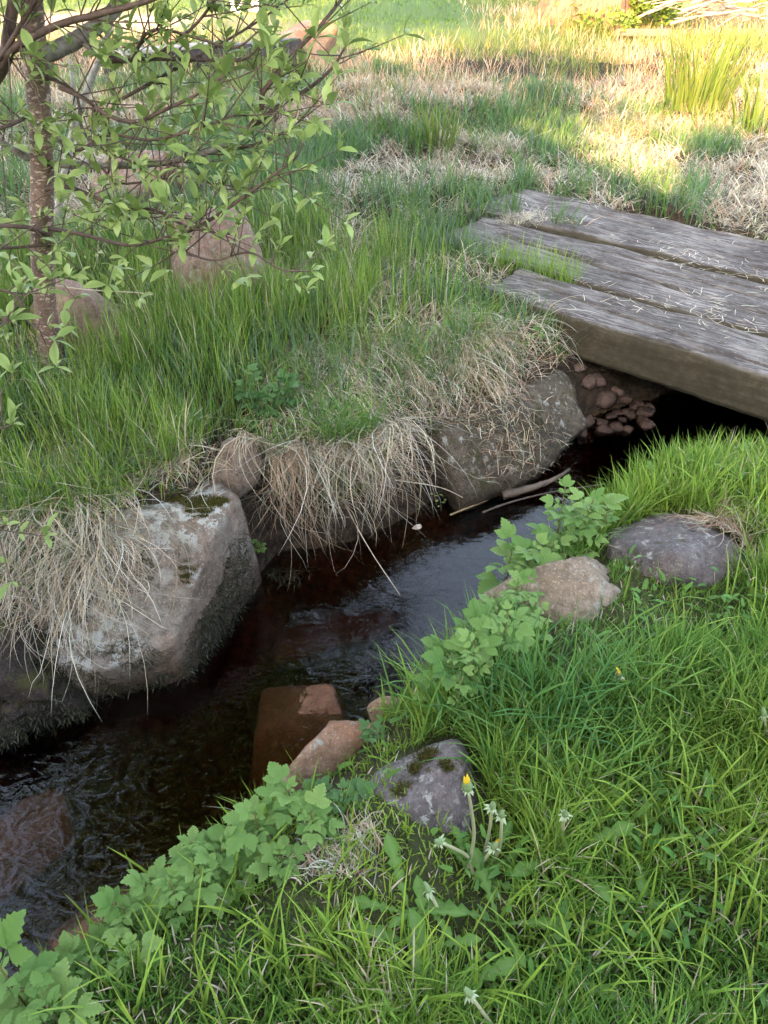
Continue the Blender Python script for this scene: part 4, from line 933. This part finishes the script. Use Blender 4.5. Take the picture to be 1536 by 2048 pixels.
def compound(name, mat, kind):
    V = []; Fc = []; C = []; n = 0
    def put_(L, w, x, yaw, z=0, pitch=0, **kw):
        nonlocal n
        v, f, c = leaflet(L, w, **kw); cp, sp_ = math.cos(pitch), math.sin(pitch)
        v = np.stack([v[:, 0] * cp - v[:, 2] * sp_, v[:, 1], v[:, 0] * sp_ + v[:, 2] * cp], 1)
        v = rotz(v, yaw) + np.array([x, 0, z]); V.append(v); C.append(c); Fc.extend([tuple(i + n for i in q) for q in f]); n += len(v)
    if kind == 0:      # three lobes at the end and a pair below
        put_(.58, .30, .42, 0); put_(.46, .28, .42, .85); put_(.46, .28, .42, -.85); put_(.34, .27, .16, 1.1); put_(.34, .27, .16, -1.1)
    elif kind == 1:    # five leaflets, pinnate
        put_(.50, .27, .5, 0); put_(.38, .27, .48, .95, pitch=-.1); put_(.38, .27, .48, -.95, pitch=-.1); put_(.42, .25, .22, 1.15); put_(.42, .25, .22, -1.15)
    else:              # three broad leaflets
        put_(.66, .33, .34, 0); put_(.52, .32, .32, 1.05); put_(.52, .32, .32, -1.05)
    v, f = tube(np.array([(0, 0, 0), (.25, 0, .01), (.5, 0, 0)]), [.012, .01, .008], 4)
    V.append(v); C.append(np.full(len(v), .9)); Fc.extend([tuple(i + n for i in q) for q in f])
    C = np.concatenate(C); return mesh(name, np.vstack(V), Fc, mat, np.repeat(C[:, None], 3, 1))
PL = [compound('leaf', PLEAF, k) for k in (0, 1, 2)]; PLD = [compound('leaf', PLEAFD, k) for k in (0, 1, 2)]
def plant(u, v, z, h, nl, ls, label, group, lean=(0, 0), dark=False, name='leafy_plant', cat_='plant'):
    base = at(u, v, z); gz_ = float(max(ground(base[:1], base[1:2])[0], WATER_Z)); base[2] = min(gz_, z) if z > gz_ + .3 else gz_
    # keep the crown where it was measured: the stem rises from the soil to it
    root = empty(name, base); tag(root, label, cat_, group)
    top = np.array([lean[0], lean[1], h]); P = cat([np.zeros(3), top * .5 + np.array([random.uniform(-.01, .01), random.uniform(-.01, .01), 0]), top], 5)
    mb = MB(); mb.add(*tube(P, np.linspace(.0032, .0015, len(P)), 5)); mb.build('stem', PSTEM, root)
    a = random.uniform(0, 6.28)
    nl = int(nl * 1.35)
    for i in range(nl):
        t = .22 + .78 * i / max(1, nl - 1); p = P[int(t * (len(P) - 1))]; a += 2.4 + random.uniform(-.4, .4)
        el = random.uniform(.0, .5) + .5 * (t > .92); d = (math.cos(a) * math.cos(el), math.sin(a) * math.cos(el), math.sin(el))
        l = ls * random.uniform(.45, 1.0) * (1.05 - .35 * (t > .95))
        o = obj('leaf', (PLD if dark else PL)[random.randrange(3)], root)
        o.matrix_local = Matrix.LocRotScale(Vector(tuple(p)), frame(d, roll=random.uniform(-.35, .35)).to_quaternion(), Vector((l, l, l)))
    return root
ORD = ['leftmost', 'second from left', 'third from left', 'fourth from left', 'fifth from left', 'sixth from left', 'seventh from left', 'eighth from left', 'ninth from left', 'tenth from left']
def clump(spots, z, what, where, group, **kw):
    for i, (u, v, h, nl, ls) in enumerate(sorted(spots)):
        jv = random.uniform(-22, 40) if group.endswith('right bank') else 0
        plant(u, v + jv, z, h * random.uniform(.6, 1.5), nl, ls * random.uniform(.8, 1.15), f'{ORD[i]} {what} {where}', group, **kw)
G1 = 'leafy plants along the right bank'
clump(((1045, 1205, .25, 11, .115), (1095, 1180, .27, 12, .12), (1145, 1170, .24, 10, .11), (1010, 1195, .24, 9, .11), (1080, 1215, .18, 9, .10), (1180, 1165, .18, 7, .09)), -.22, 'bright plant', 'in the clump left of the dark grey boulder', G1)
clump(((880, 1410, .20, 10, .10), (935, 1375, .23, 11, .105), (985, 1335, .23, 11, .105), (1015, 1295, .19, 9, .09), (890, 1465, .19, 10, .10), (930, 1460, .21, 10, .10), (985, 1415, .21, 10, .10), (1055, 1365, .12, 7, .08), (910, 1515, .12, 7, .08), (1035, 1265, .16, 7, .075)), -.18, 'plant', 'in the dense clump below the buff boulder', G1)
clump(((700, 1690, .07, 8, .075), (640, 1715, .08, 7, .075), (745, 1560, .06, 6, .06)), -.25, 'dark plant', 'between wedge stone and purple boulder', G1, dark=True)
clump(((350, 1845, .11, 9, .085), (440, 1890, .09, 8, .075), (420, 1825, 0.119, 11, 0.081), (470, 1805, 0.127, 11, 0.085), (540, 1775, 0.119, 11, 0.085), (600, 1745, 0.112, 10, 0.081), (640, 1775, 0.097, 10, 0.076), (390, 1885, 0.097, 10, 0.076), (500, 1855, 0.089, 10, 0.072), (580, 1825, 0.089, 10, 0.072)), -.24, 'plant', 'in the stream clump left of the straw clump', G1)
clump(((250, 1970, 0.113, 10, 0.078), (300, 1950, 0.122, 10, 0.078), (215, 2030, 0.113, 10, 0.078), (330, 2020, 0.089, 9, 0.070)), -.26, 'plant', 'beside the brown drowned stone', G1)
clump(((40, 2110, 0.182, 11, 0.104), (120, 2100, 0.193, 11, 0.109), (190, 2120, 0.162, 10, 0.099), (-40, 2140, 0.182, 10, 0.104), (90, 2170, 0.152, 10, 0.094)), -.26, 'broad leaved plant', 'in the bottom left corner', G1)
plant(1480, 930, -.1, .12, 7, .08, 'small leafy plant farthest right, in the fine grass by the bridge', G1)
plant(1420, 920, -.15, .11, 6, .07, 'small leafy plant left of the farthest right one by the bridge', G1)
plant(1270, 1060, -.2, .10, 4, .075, 'single pale leaf plant above the dark grey right bank boulder', G1)
G2 = 'leafy plants on the far bank'
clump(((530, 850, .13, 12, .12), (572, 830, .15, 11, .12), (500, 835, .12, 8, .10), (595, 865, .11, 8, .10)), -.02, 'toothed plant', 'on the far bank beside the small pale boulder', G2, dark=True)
plant(500, 1000, -.12, .06, 6, .06, 'little lobed plant below the small pale boulder', G2)
plant(900, 690, 0, .07, 5, .07, 'little plant in the grass left of the bridge, nearer the tree', G2)
plant(925, 610, 0, .08, 6, .06, 'little plant in the grass just left of the front beam end', G2)
plant(1015, 660, -.1, .07, 7, .075, 'bright plant tucked under the front beam end', G2)
plant(1065, 745, -.2, .05, 4, .08, 'small fern under the front beam above the stones', G2, name='fern', cat_='fern')
plant(400, 780, 0, .10, 5, .11, 'upright dark leaf plant in the long grass left of the straw', G2, dark=True)
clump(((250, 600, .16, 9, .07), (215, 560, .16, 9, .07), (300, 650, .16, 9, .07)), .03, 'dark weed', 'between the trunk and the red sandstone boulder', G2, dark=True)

# watercress at the waterline
n_ = 60; cb = at(880, 990, WATER_Z); cress = MB(); LVc, LFc, _ = leaf_shape(n=4, wmax=.4, peak=.5, arch=.1, fold=.1)
for i in range(70):
    p = np.array([random.gauss(0, .045), random.gauss(0, .05), random.uniform(.0, .035)]); M = frame((random.gauss(0, 1), random.gauss(0, 1), .3)); cress.add((np.array(M) @ (LVc * random.uniform(.012, .02)).T).T + p, LFc)
o = cress.build('watercress', LMASS); o.location = tuple(cb); tag(o, 'patch of tiny green watercress at the foot of the far bank', 'watercress', kind='stuff')

# ------------------------------------------------------------------ dandelions
DSTEM = plain('dandelion stalk', (.22, .27, .12), (.38, .34, .24), 14, .5)
DGRN = plain('dandelion bud green', (.10, .17, .06), (.19, .26, .12), 40, .6)
DPALE = plain('pale bracts', (.22, .30, .15), (.38, .43, .28), 40, .6)
DYEL = plain('yellow petals', (.70, .50, .03), (.80, .62, .06), 40, .6)
DLEAF = leaf_mat('dandelion leaf', (.075, .185, .025), (.15, .29, .045), vein=(.17, .27, .09), rough=.5, spec=.15)
def dleaf():
    V = []; C = []
    st = [(0, .012), (.12, .016), (.2, .04), (.24, .018), (.33, .06), (.37, .024), (.48, .085), (.52, .036), (.63, .10), (.67, .05), (.8, .105), (.9, .07), (1.0, 0.0)]
    for i, (t, w) in enumerate(st):
        z = .10 * math.sin(t * 2.6); V += [(t, w, z + .35 * w), (t, 0, z), (t, -w, z + .35 * w)]; C += [0, .8, 0]
    Fc = []
    for i in range(len(st) - 1): a = i * 3; b = a + 3; Fc += [(a, a + 1, b + 1, b), (a + 1, a + 2, b + 2, b + 1)]
    return mesh('leaf', V, Fc, DLEAF, np.repeat(np.array(C)[:, None], 3, 1))
DL = dleaf()
def dandelion(base_uv, head_uv, label, yellow=0, dy=0.0, nleaf=2, r=.007, bz=None):
    base = at(*base_uv, 0.0); base[2] = float(ground(base[:1], base[1:2])[0]); base = at(*base_uv, base[2])
    head = aty(*head_uv, base[1] + dy); h = head - base
    root = empty('dandelion', base); tag(root, label, 'dandelion', 'dandelions in the right bank lawn')
    bend = np.array([random.uniform(-.02, .02), random.uniform(-.02, .02), 0])
    P = cat([np.array([0, 0, -.01]), h * .35 + bend, h * .7 + bend * .6, h], 5); mb = MB(); mb.add(*tube(P, np.linspace(.0042, .0030, len(P)), 7)); mb.build('stem', DSTEM, root)
    up = P[-1] - P[-2]; M = np.array(frame(up))
    bud = MB(); prof = [(-.004, .003), (0, r * .85), (.006, r), (.013, r * .8), (.02, r * .45), (.022, .001)]
    V, Fc = [], []
    for (xx, rr_) in prof:
        for k in range(8): V.append((xx, rr_ * math.cos(k * math.pi / 4), rr_ * math.sin(k * math.pi / 4)))
    for i in range(len(prof) - 1):
        for k in range(8): Fc.append((i * 8 + k, i * 8 + (k + 1) % 8, (i + 1) * 8 + (k + 1) % 8, (i + 1) * 8 + k))
    bud.add((M @ np.array(V).T).T + P[-1], Fc); hd = bud.build('flower_head', DGRN, root)
    br_ = MB(); LVb, LFb, _ = leaf_shape(n=3, wmax=.16, peak=.4, arch=.3, fold=.1)
    for k in range(12):
        an = k * .524 + random.uniform(-.2, .2); op = random.uniform(1.5, 2.4); d = M @ np.array([math.cos(op), math.sin(op) * math.cos(an), math.sin(op) * math.sin(an)])
        br_.add((np.array(frame(d, tuple(M[:, 0]))) @ (LVb * random.uniform(.012, .02)).T).T + P[-1] + M[:, 0] * .001, LFb)
    br_.build('bracts', DPALE, hd)
    if yellow:
        pt_ = MB()
        for k in range(int(16 * yellow)):
            an = k * .8; op = random.uniform(.02, .3); d = M @ np.array([math.cos(op), math.sin(op) * math.cos(an), math.sin(op) * math.sin(an)])
            pt_.add((np.array(frame(d, tuple(M[:, 1]))) @ (LVb * random.uniform(.016, .027)).T).T + P[-1] + M[:, 0] * .014 + d * .002, LFb)
        pt_.build('petals', DYEL, hd)
    for k in range(nleaf):
        an = random.uniform(0, 6.28); l = random.uniform(.07, .12); d = (math.cos(an), math.sin(an), random.uniform(.05, .35)); o = obj('leaf', DL, root)
        o.matrix_local = Matrix.LocRotScale(Vector((0, 0, .005)), frame(d, roll=random.uniform(-.3, .3)).to_quaternion(), Vector((l, l, l)))
dandelion((935, 1745), (935, 1575), 'tall dandelion with closed yellow flower beside the purple grey boulder', 1, -.02, r=.011)
dandelion((965, 1720), (985, 1615), 'left of the two close dandelion buds right of the yellow one', 0, 0)
dandelion((985, 1725), (1003, 1632), 'right of the two close dandelion buds right of the yellow one', 0, 0)
dandelion((950, 1760), (880, 1685), 'leaning dandelion bud under the lower edge of the purple boulder', 0, -.01)
dandelion((975, 1745), (986, 1696), 'low pale dandelion bud with a speck of orange, below the close pair', .3, 0)
dandelion((1140, 1720), (1130, 1630), 'solitary dandelion with drooping pale bracts standing in open lawn', 0, 0)
dandelion((850, 1810), (858, 1782), 'low dandelion bud lying in the grass below the straw clump', 0, 0)
dandelion((985, 2060), (940, 1990), 'dandelion bud near the bottom edge of the lawn', 0, 0, 5)
dandelion((1245, 1400), (1238, 1352), 'dandelion bud with orange tip in the long grass far up the bank', .3, 0)
dandelion((1545, 1480), (1528, 1430), 'dandelion bud at the right edge of the lawn', 0, 0)
# flat rosettes without flowers
DLT = 'flowerless dandelion rosette low in the lawn'
for i_, (u, v) in enumerate(sorted(((850, 1900), (1130, 1710), (1090, 1960), (880, 2000), (1320, 1460), (1000, 1850), (1270, 1700), (820, 1830), (1390, 1380), (1200, 1840)))):
    base = at(u, v, 0.0); base[2] = float(ground(base[:1], base[1:2])[0]); base = at(u, v, base[2])
    root = empty('dandelion_rosette', base); tag(root, f'{ORD[i_]} {DLT}', 'plant', 'dandelion rosettes in the lawn')
    for k in range(4):
        an = k * 1.6 + random.uniform(-.5, .5); l = random.uniform(.10, .17); d = (math.cos(an), math.sin(an), random.uniform(.05, .4)); o = obj('leaf', DL, root)
        o.matrix_local = Matrix.LocRotScale(Vector((0, 0, .004)), frame(d, roll=random.uniform(-.3, .3)).to_quaternion(), Vector((l, l, l)))

# ------------------------------------------------------------------ driftwood and sticks
DRIFT = plain('wet driftwood', (.05, .04, .032), (.16, .125, .10), 16, .6, .006, stretch=(1, 1, 1))
def stick(name, pts, r0, r1, label, mat, cat_='stick', side=None, group=None):
    P = cat(pts, 6); c = np.array(P[0]); mb = MB(); mb.add(*tube(P, np.linspace(r0, r1, len(P)), 7, .12)); o = mb.build(name, mat, None, c); o.location = tuple(map(float, c)); tag(o, label, cat_, group)
    if side:
        mb = MB(); P = cat(side, 5); mb.add(*tube(P, np.linspace(r1, r1 * .5, len(P)), 5)); mb.build('side_twig', mat, o, c)
    return o
wz = WATER_Z + .02
stick('driftwood', [at(1005, 990, wz), at(1040, 982, wz + .015), at(1080, 970, wz + .03), at(1115, 955, wz + .05), at(1140, 938, wz + .07)], .022, .006, 'thick forked piece of driftwood lying at the water edge', DRIFT, 'driftwood', [at(1080, 970, wz + .03), at(1105, 962, wz + .03), at(1118, 965, wz + .02)])
stick('stick', [at(965, 1025, WATER_Z + .004), at(1020, 1005, WATER_Z + .008), at(1100, 985, WATER_Z + .01), at(1210, 968, WATER_Z + .02)], .006, .003, 'long thin stick floating beside the driftwood', DRIFT)
stick('stick', [at(900, 1030, WATER_Z + .01), at(950, 1010, WATER_Z + .015), at(975, 1000, WATER_Z + .01)], .005, .003, 'short yellowish stick at the waterline left of the driftwood', plain('yellow stick', (.2, .15, .08), (.34, .26, .15), 20))
STK = plain('pale straw stalk', (.42, .34, .24), (.6, .52, .4), 20, .6)
stick('straw_stalk', [at(690, 1010, -.3), at(740, 1100, -.36), at(800, 1190, -.44)], .0022, .0014, 'single long straw stalk reaching down to the middle of the water', STK, 'straw')
stick('straw_stalk', [at(790, 960, -.2), at(880, 975, -.3), at(945, 1005, -.42)], .0025, .0015, 'single pale straw stalk pointing at the driftwood', STK, 'straw')
stick('straw_stalk', [at(780, 1720, -.1), at(690, 1680, -.13), at(640, 1640, -.16)], .003, .002, 'bent white straw stalk crossing the plants below the wedge stone', STK, 'straw')
stick('straw_stalk', [at(660, 1690, -.15), at(720, 1620, -.1), at(790, 1560, -.12)], .0028, .0018, 'tan straw stalk leaning up toward the purple boulder', STK, 'straw')
stick('twig', [at(100, 570, .35), at(180, 580, .32), at(270, 585, .3), at(305, 590, .3)], .003, .002, 'long bare twig lying across the grass right of the trunk', STK, 'twig')
# pale lump caught at the waterline
boulder('foam_lump', tuple(at(833, 1055, WATER_Z + .012)), (.022, .014, .013), plain('pale foam', (.42, .33, .27), (.62, .53, .46), 60, .8), 'pale crumbly lump caught in straw at the waterline', 210, cat='lump', sub=3, rough=.1, drape=False)

# moss cushions on the boulders
MOSS = blade_mat('moss', .15, .8, .1)
def moss(u, v, z, r, n, parent):
    c = at(u, v, z); a = rng.uniform(0, 6.28, n); q = np.sqrt(rng.uniform(0, 1, n)) * r; x = c[0] + q * np.cos(a) * (1 + .4 * np.sin(3 * a)); y = c[1] + q * np.sin(a)
    P = np.stack([x, y, surf(x, y) - .002], 1); k = P[:, 2] > WATER_Z + .05; P = P[k]; n = len(P)
    P = np.repeat(P, 3, 0) + rng.normal(0, .003, (len(P) * 3, 3)) * np.array([1, 1, .3]); n = len(P)
    o = blades('moss_patch', P, rng.uniform(.003, .009, n), rng.uniform(.0015, .003, n), rng.uniform(0, 6.28, n), rng.uniform(0, .8, n), rng.uniform(.2, 1.2, n), jit(pick(n, [(.06, .062, .012), (.09, .07, .02), (.04, .05, .012)], [2, 1, 1]), n), MOSS, 2)
    o.data.transform(Matrix.Translation(-Vector(parent.location))); o.parent = parent; tag(o, kind='stuff')
for q in ((400, 1030, -.05, .06, 900), (350, 1010, -.05, .04, 400), (418, 1068, -.1, .022, 260), (440, 1030, -.06, .03, 300), (450, 1025, -.06, .012, 60), (380, 1180, -.2, .03, 200)): moss(*q, boulders['big'])
PB = [o for o in bpy.data.objects if o.name.startswith('boulder') and 'purple grey boulder with' in o.get('label', '')][0]
for q in ((850, 1560, -.03, .022, 200), (825, 1580, -.02, .016, 130), (890, 1585, -.02, .016, 120), (800, 1620, -.02, .02, 100)): moss(*q, PB)

# ------------------------------------------------------------------ background
TAR = plain('tarred timber', (.02, .017, .02), (.06, .05, .055), 12, .6)
GREYW = plain('grey weathered wood', (.20, .18, .17), (.36, .33, .31), 10, .85, stretch=(1, 8, 8))
def boxm(sx, sy, sz, bev=.01):
    bm = bmesh.new(); bmesh.ops.create_cube(bm, size=1)
    for v in bm.verts: v.co = Vector((v.co.x * sx, v.co.y * sy, v.co.z * sz + sz / 2))
    if bev: bmesh.ops.bevel(bm, geom=list(bm.edges), offset=bev, segments=2, affect='EDGES')
    return bm
def box(name, sx, sy, sz, loc, mat, parent=None, rz=0, bev=.01):
    me = bpy.data.meshes.new(name); bm = boxm(sx, sy, sz, bev); bm.to_mesh(me); bm.free(); me.materials.append(mat)
    o = obj(name, me, parent); o.location = tuple(map(float, loc)); o.rotation_euler = (0, 0, rz); return o
a_ = at(265, 155, .05); b_ = at(600, 118, .05); dd = b_ - a_
edg = box('timber_edging', float(np.linalg.norm(dd[:2])), .16, .27, (*((a_ + b_) / 2)[:2], 0), TAR, None, math.atan2(dd[1], dd[0]), .015); tag(edg, 'long dark tarred timber edging beyond the tree', 'edging')
cp = box('cap_board', float(np.linalg.norm(dd[:2])) * .62, .19, .04, (-.5, .0, .27), GREYW, edg)
# stump with green plants
ST = at(1190, 62, .05); stump = empty('tree_stump', ST); tag(stump, 'broad brown tree stump overgrown with green leaves at the back', 'stump')
th = np.linspace(0, 2 * np.pi, 40, endpoint=False); V = []; 
for i, (zz, rr_) in enumerate(((-.1, 1.0), (.1, .9), (.3, .8), (.6, .76), (.9, .75), (.92, .6), (.9, .02))):
    rad = rr_ * (.85 + .12 * np.sin(th * 5 + 1) * (1.4 - zz) + .06 * np.sin(th * 11)); V += [(r_ * math.cos(t), r_ * math.sin(t) * .8 + .8, zz) for r_, t in zip(rad, th)]
Fc = [(i * 40 + k, i * 40 + (k + 1) % 40, (i + 1) * 40 + (k + 1) % 40, (i + 1) * 40 + k) for i in range(6) for k in range(40)]
obj('trunk_base', mesh('stump', V, Fc, plain('stump bark', (.07, .04, .025), (.26, .15, .09), 7, .85, .03, stretch=(3, 3, 1))), stump)
def bush(name, loc, rx, rz_, n, label, cols, leafl=.05, parent=None, group=None, cat_='bush'):
    mb = MB(); LVb, LFb, _ = leaf_shape(n=3, wmax=.36, peak=.45, arch=.2, fold=.2)
    for i in range(n):
        d = np.random.default_rng(i * 7 + int(loc[0] * 100)).normal(size=3); d /= np.linalg.norm(d); r_ = random.uniform(.5, 1.05); p = d * r_ * np.array([rx, rx, rz_]); p[2] = abs(p[2])
        mb.add((np.array(frame(d + np.array([0, 0, .5]), roll=random.uniform(-1, 1))) @ (LVb * leafl * random.uniform(.7, 1.3)).T).T + p, LFb)
    m, nt, b = new_mat(name + ' leaves'); geo = nt.nodes.new('ShaderNodeNewGeometry'); c = mix(nt, geo.outputs['Random Per Island'], cols[0], cols[1]); nt.links.new(c, b.inputs['Base Color']); b.inputs['Roughness'].default_value = .5
    t = nt.nodes.new('ShaderNodeBsdfTranslucent'); nt.links.new(c, t.inputs[0]); mx = nt.nodes.new('ShaderNodeMixShader'); mx.inputs[0].default_value = .3
    nt.links.new(b.outputs[0], mx.inputs[1]); nt.links.new(t.outputs[0], mx.inputs[2]); nt.links.new(mx.outputs[0], nt.nodes['Material Output'].inputs[0])
    root = empty(name, loc); tag(root, label, cat_, group); o = mb.build('foliage', m, root); tag(o, kind='stuff')
    sm = MB()
    for k in range(6):
        an = k * 1.05; sm.add(*tube(np.array([(0, 0, -.03), (math.cos(an) * rx * .3, math.sin(an) * rx * .3, rz_ * .5), (math.cos(an) * rx * .6, math.sin(an) * rx * .6, rz_ * .9)]), [.006, .005, .003], 5))
    sm.build('stem', PSTEM, root); return root
YG = ((.11, .19, .03), (.20, .28, .05))
bush('bush', tuple(at(1135, 52, .05)), .32, .50, 420, 'yellow green leafy bush left of the stump', YG, .09)
bush('bush', tuple(at(1295, 50, .05)), .40, .55, 520, 'bright green leafy bush at the right side of the stump', YG, .10)
bush('bush', tuple(at(1215, 60, .05)), .45, .28, 380, 'low green leafy bush at the foot of the stump', YG, .07)
pk = box('plank', .8, .06, .09, tuple(at(1285, 72, .02)), plain('old brown plank', (.09, .07, .05), (.17, .13, .10), 10, .85), None, -.05, .008); tag(pk, 'short grey plank on edge below the stump', 'plank')
# brushwood heap
BH = at(1440, 55, .1); TW = plain('dry brushwood', (.18, .12, .09), (.38, .28, .22), 10, .8)
for i in range(34):
    a0 = random.uniform(-.5, .5) + (math.pi if random.random() < .5 else 0); l = random.uniform(.6, 1.5); p = BH + np.array([random.uniform(-.7, 1.0), random.uniform(-.1, .7), random.uniform(.03, .55)])
    d = np.array([math.cos(a0), random.uniform(-.4, .4), random.uniform(-.35, .35)]); P = [p - d * l * .5, p + np.array([0, 0, random.uniform(-.05, .1)]), p + d * l * .5]
    for q in P: q[2] = max(q[2], .06)
    stick('dry_branch', P, random.uniform(.012, .03), .006, 'dry branch in the brushwood heap at the back right', TW, 'branch', group='brushwood heap')
DKB = box('dark_board', 2.6, .08, .75, tuple(at(1470, 20, 0.0) + np.array([.3, .8, 0])), TAR, None, .05, .01); tag(DKB, 'dark board standing behind the brushwood heap', 'board')
# iris clumps
def iris(u, v, n, h, label, spread=.22):
    c = at(u, v, .05); root = empty('iris_clump', c); tag(root, label, 'iris', 'clumps of sword shaped leaves')
    a = rng.uniform(0, 6.28, n); q = np.sqrt(rng.uniform(0, 1, n)) * spread; P = np.stack([q * np.cos(a), q * np.sin(a), np.full(n, -.05)], 1)
    o = blades('sword_leaves', P, rng.uniform(.6, 1.0, n) * h, rng.uniform(.012, .022, n), a + rng.normal(0, .4, n), rng.uniform(0, .25, n), rng.uniform(.2, .9, n), jit((.08, .13, .025), n, .2), GRASS, 4, tipcol=jit((.12, .17, .035), n, .2), parent=root); tag(o, kind='stuff')
iris(1395, 205, 150, .85, 'large sunlit clump of sword shaped leaves in the rough grass', .30)
iris(1520, 250, 60, .55, 'clump of sword shaped leaves at the right edge', .22)
iris(870, 300, 70, .42, 'dark green clump of upright blades behind the bridge', .16)
tussock('tussock', 'reddish dry grass heap in the sun at the back', tuple(at(905, 130, .15)), 900, (.15, .35), (-1.57, 2), .38, [(.45, .28, .16), STRR, STR], [2, 2, 1], 0, (.1, .2), 12, th1=(1.3, 2.2))
tussock('tussock', 'sunlit bleached grass ledge left of the large sword leaf clump', tuple(at(1290, 150, .12)), 900, (.15, .35), (-1.57, 1.2), .40, [STR, STRP, STRR], [2, 2, 1], 0, (.1, .2), 13, th1=(1.3, 2.4))
tussock('tussock', 'sunlit bleached grass ledge at the right edge of the rough ground', tuple(at(1500, 150, .12)), 900, (.15, .35), (-1.57, 1.2), .45, [STR, STRP, STRR], [2, 2, 1], 0, (.1, .2), 14, th1=(1.3, 2.4))
# house at the far left with pale boarding
PALE = plain('pale blue grey boards', (.50, .54, .60), (.62, .66, .72), 3, .6, .001)
HWp = (-13.2, 19.5); hs = empty('house', (*HWp, 0)); tag(hs, 'pale blue grey boarded house behind the tree', 'house')
for i in range(18): box('board', 9, .03, .135, (0, -.012 * (i % 2) - 2, .3 + i * .14), PALE, hs, 0, .006)
box('plinth', 8.9, 4, .3, (0, 0, -.02), plain('plinth', (.25, .24, .23), (.36, .35, .34)), hs)
box('wall', 8.9, 3.9, 2.55, (0, 0, .28), PALE, hs); box('roof', 9.6, 4.8, .2, (0, 0, 2.85), TAR, hs)
for (u, lab) in ((474, 'left of two white posts at the back of the lawn'), (508, 'right of two white posts at the back of the lawn')):
    q = at(u, 22, 0); po = empty('post', q); tag(po, lab, 'post', 'white posts at the back of the lawn')
    wp = plain('white post', (.62, .60, .58), (.74, .73, .72), 6, .6) if 'white post' not in MATS else MATS['white post']
    box('shaft', .20, .16, 1.2, (0, 0, -.05), wp, po, .1, .02); box('cap', .26, .22, .05, (0, 0, 1.15), wp, po, .1, .015)
q = at(590, -6, 0); cov = box('white_board', 1.1, .05, .35, q, MATS['white post'], None, .1, .01); tag(cov, 'white board lying on edge at the back of the lawn', 'board')

# ------------------------------------------------------------------ behind the camera: unseen house and foliage added to keep the stream in shade
def sl(s, l): return np.array([.937 * s + HD[0] * l, -.349 * s + HD[1] * l])
yaw = math.atan2(-.349, .937)
hz = empty('house', (*sl(-5, -6), 0)); hz.rotation_euler = (0, 0, yaw); tag(hz, 'unseen low gabled house added behind the viewer to shade the stream', 'house')
WALLM = plain('ochre boards', (.30, .22, .13), (.40, .30, .18), 3, .7)
gp = [(-5, 0), (5, 0), (5, 4.0), (0, 6.15), (-5, 4.6)]  # gable outline of the added house, shaped to throw the foreground shade
Vh = [(x_, 0, z_) for x_, z_ in gp] + [(x_, -6, z_) for x_, z_ in gp]; Fh = [(0, 1, 2, 3, 4), (9, 8, 7, 6, 5)] + [(i, 5 + i, 5 + (i + 1) % 5, (i + 1) % 5) for i in range(5)]
obj('wall', mesh('wall', Vh, Fh, WALLM, smooth=False), hz)
for (xa, za, xb, zb) in ((5.2, 3.93, 0, 6.17), (-5.25, 4.54, 0, 6.17)):
    Vr = [(xa, .3, za), (xb, .3, zb), (xb, -6.3, zb), (xa, -6.3, za)]; Vr += [(a__, b__, c__ + .12) for a__, b__, c__ in Vr]
    obj('roof', mesh('roof', Vr, [(0, 1, 2, 3), (7, 6, 5, 4), (0, 4, 5, 1), (1, 5, 6, 2), (2, 6, 7, 3), (3, 7, 4, 0)], TAR, smooth=False), hz)
for x_ in (-3, -.5): 
    wi = box('window', 1.1, .06, 1.2, (x_, .04, 1.0), MATS['white post'], hz, 0, .01); box('pane', .95, .02, 1.05, (0, .035, .075), plain('dark glass', (.02, .025, .03), (.03, .035, .04), 2, .1) if 'dark glass' not in MATS else MATS['dark glass'], wi, 0, 0)
dr = box('door', .95, .06, 2.05, (2.4, .04, .02), TAR, hz, 0, .01); box('handle', .12, .03, .02, (.35, .05, 1.0), MATS['white post'], dr, 0, .004)
def leafmass(name, label, cat_, centre, half, n, leafl, cols, box_like=True, trunk=None):
    r_ = np.random.default_rng(5); d = r_.uniform(-1, 1, (n, 3)) if box_like else r_.normal(size=(n, 3)) * .42
    P = d * np.array(half); a = r_.uniform(0, 6.28, n)
    root = empty(name, (centre[0], centre[1], 0)); tag(root, label, cat_); root.rotation_euler = (0, 0, yaw)
    P[:, 2] += centre[2]
    o = blades('foliage', P, np.full(n, leafl), np.full(n, leafl * .55), a, r_.uniform(.3, 1.8, n), r_.uniform(.8, 2.2, n), jit(pick(n, cols, [1] * len(cols)), n), GRASS, 2, parent=root); tag(o, kind='stuff')
    if trunk:
        mb = MB(); mb.add(*tube(cat([(trunk, 0, -.1), (trunk * .8, 0, centre[2] * .5), (0, 0, centre[2])], 5), np.linspace(.11, .05, 11), 9)); mb.build('trunk', BARK, root)
leafmass('added_hedge', 'tall clipped foliage added unseen behind the viewer to cast shade', 'added_hedge', (*sl(3.2, -6), 2.4), (3.2, .7, 2.4), 42000, .20, [GRN, DEEP])  # added out of view as a block of leaves that stops the sun
leafmass('added_tree', 'spreading leafy tree added unseen behind the viewer to shade the back lawn', 'tree', (*sl(-4.75, -3), 6.9), (2.3, 1.2, 1.15), 6000, .16, [GRN, DEEP], False, -1.5)  # added out of view, crown placed to shade a strip of far lawn
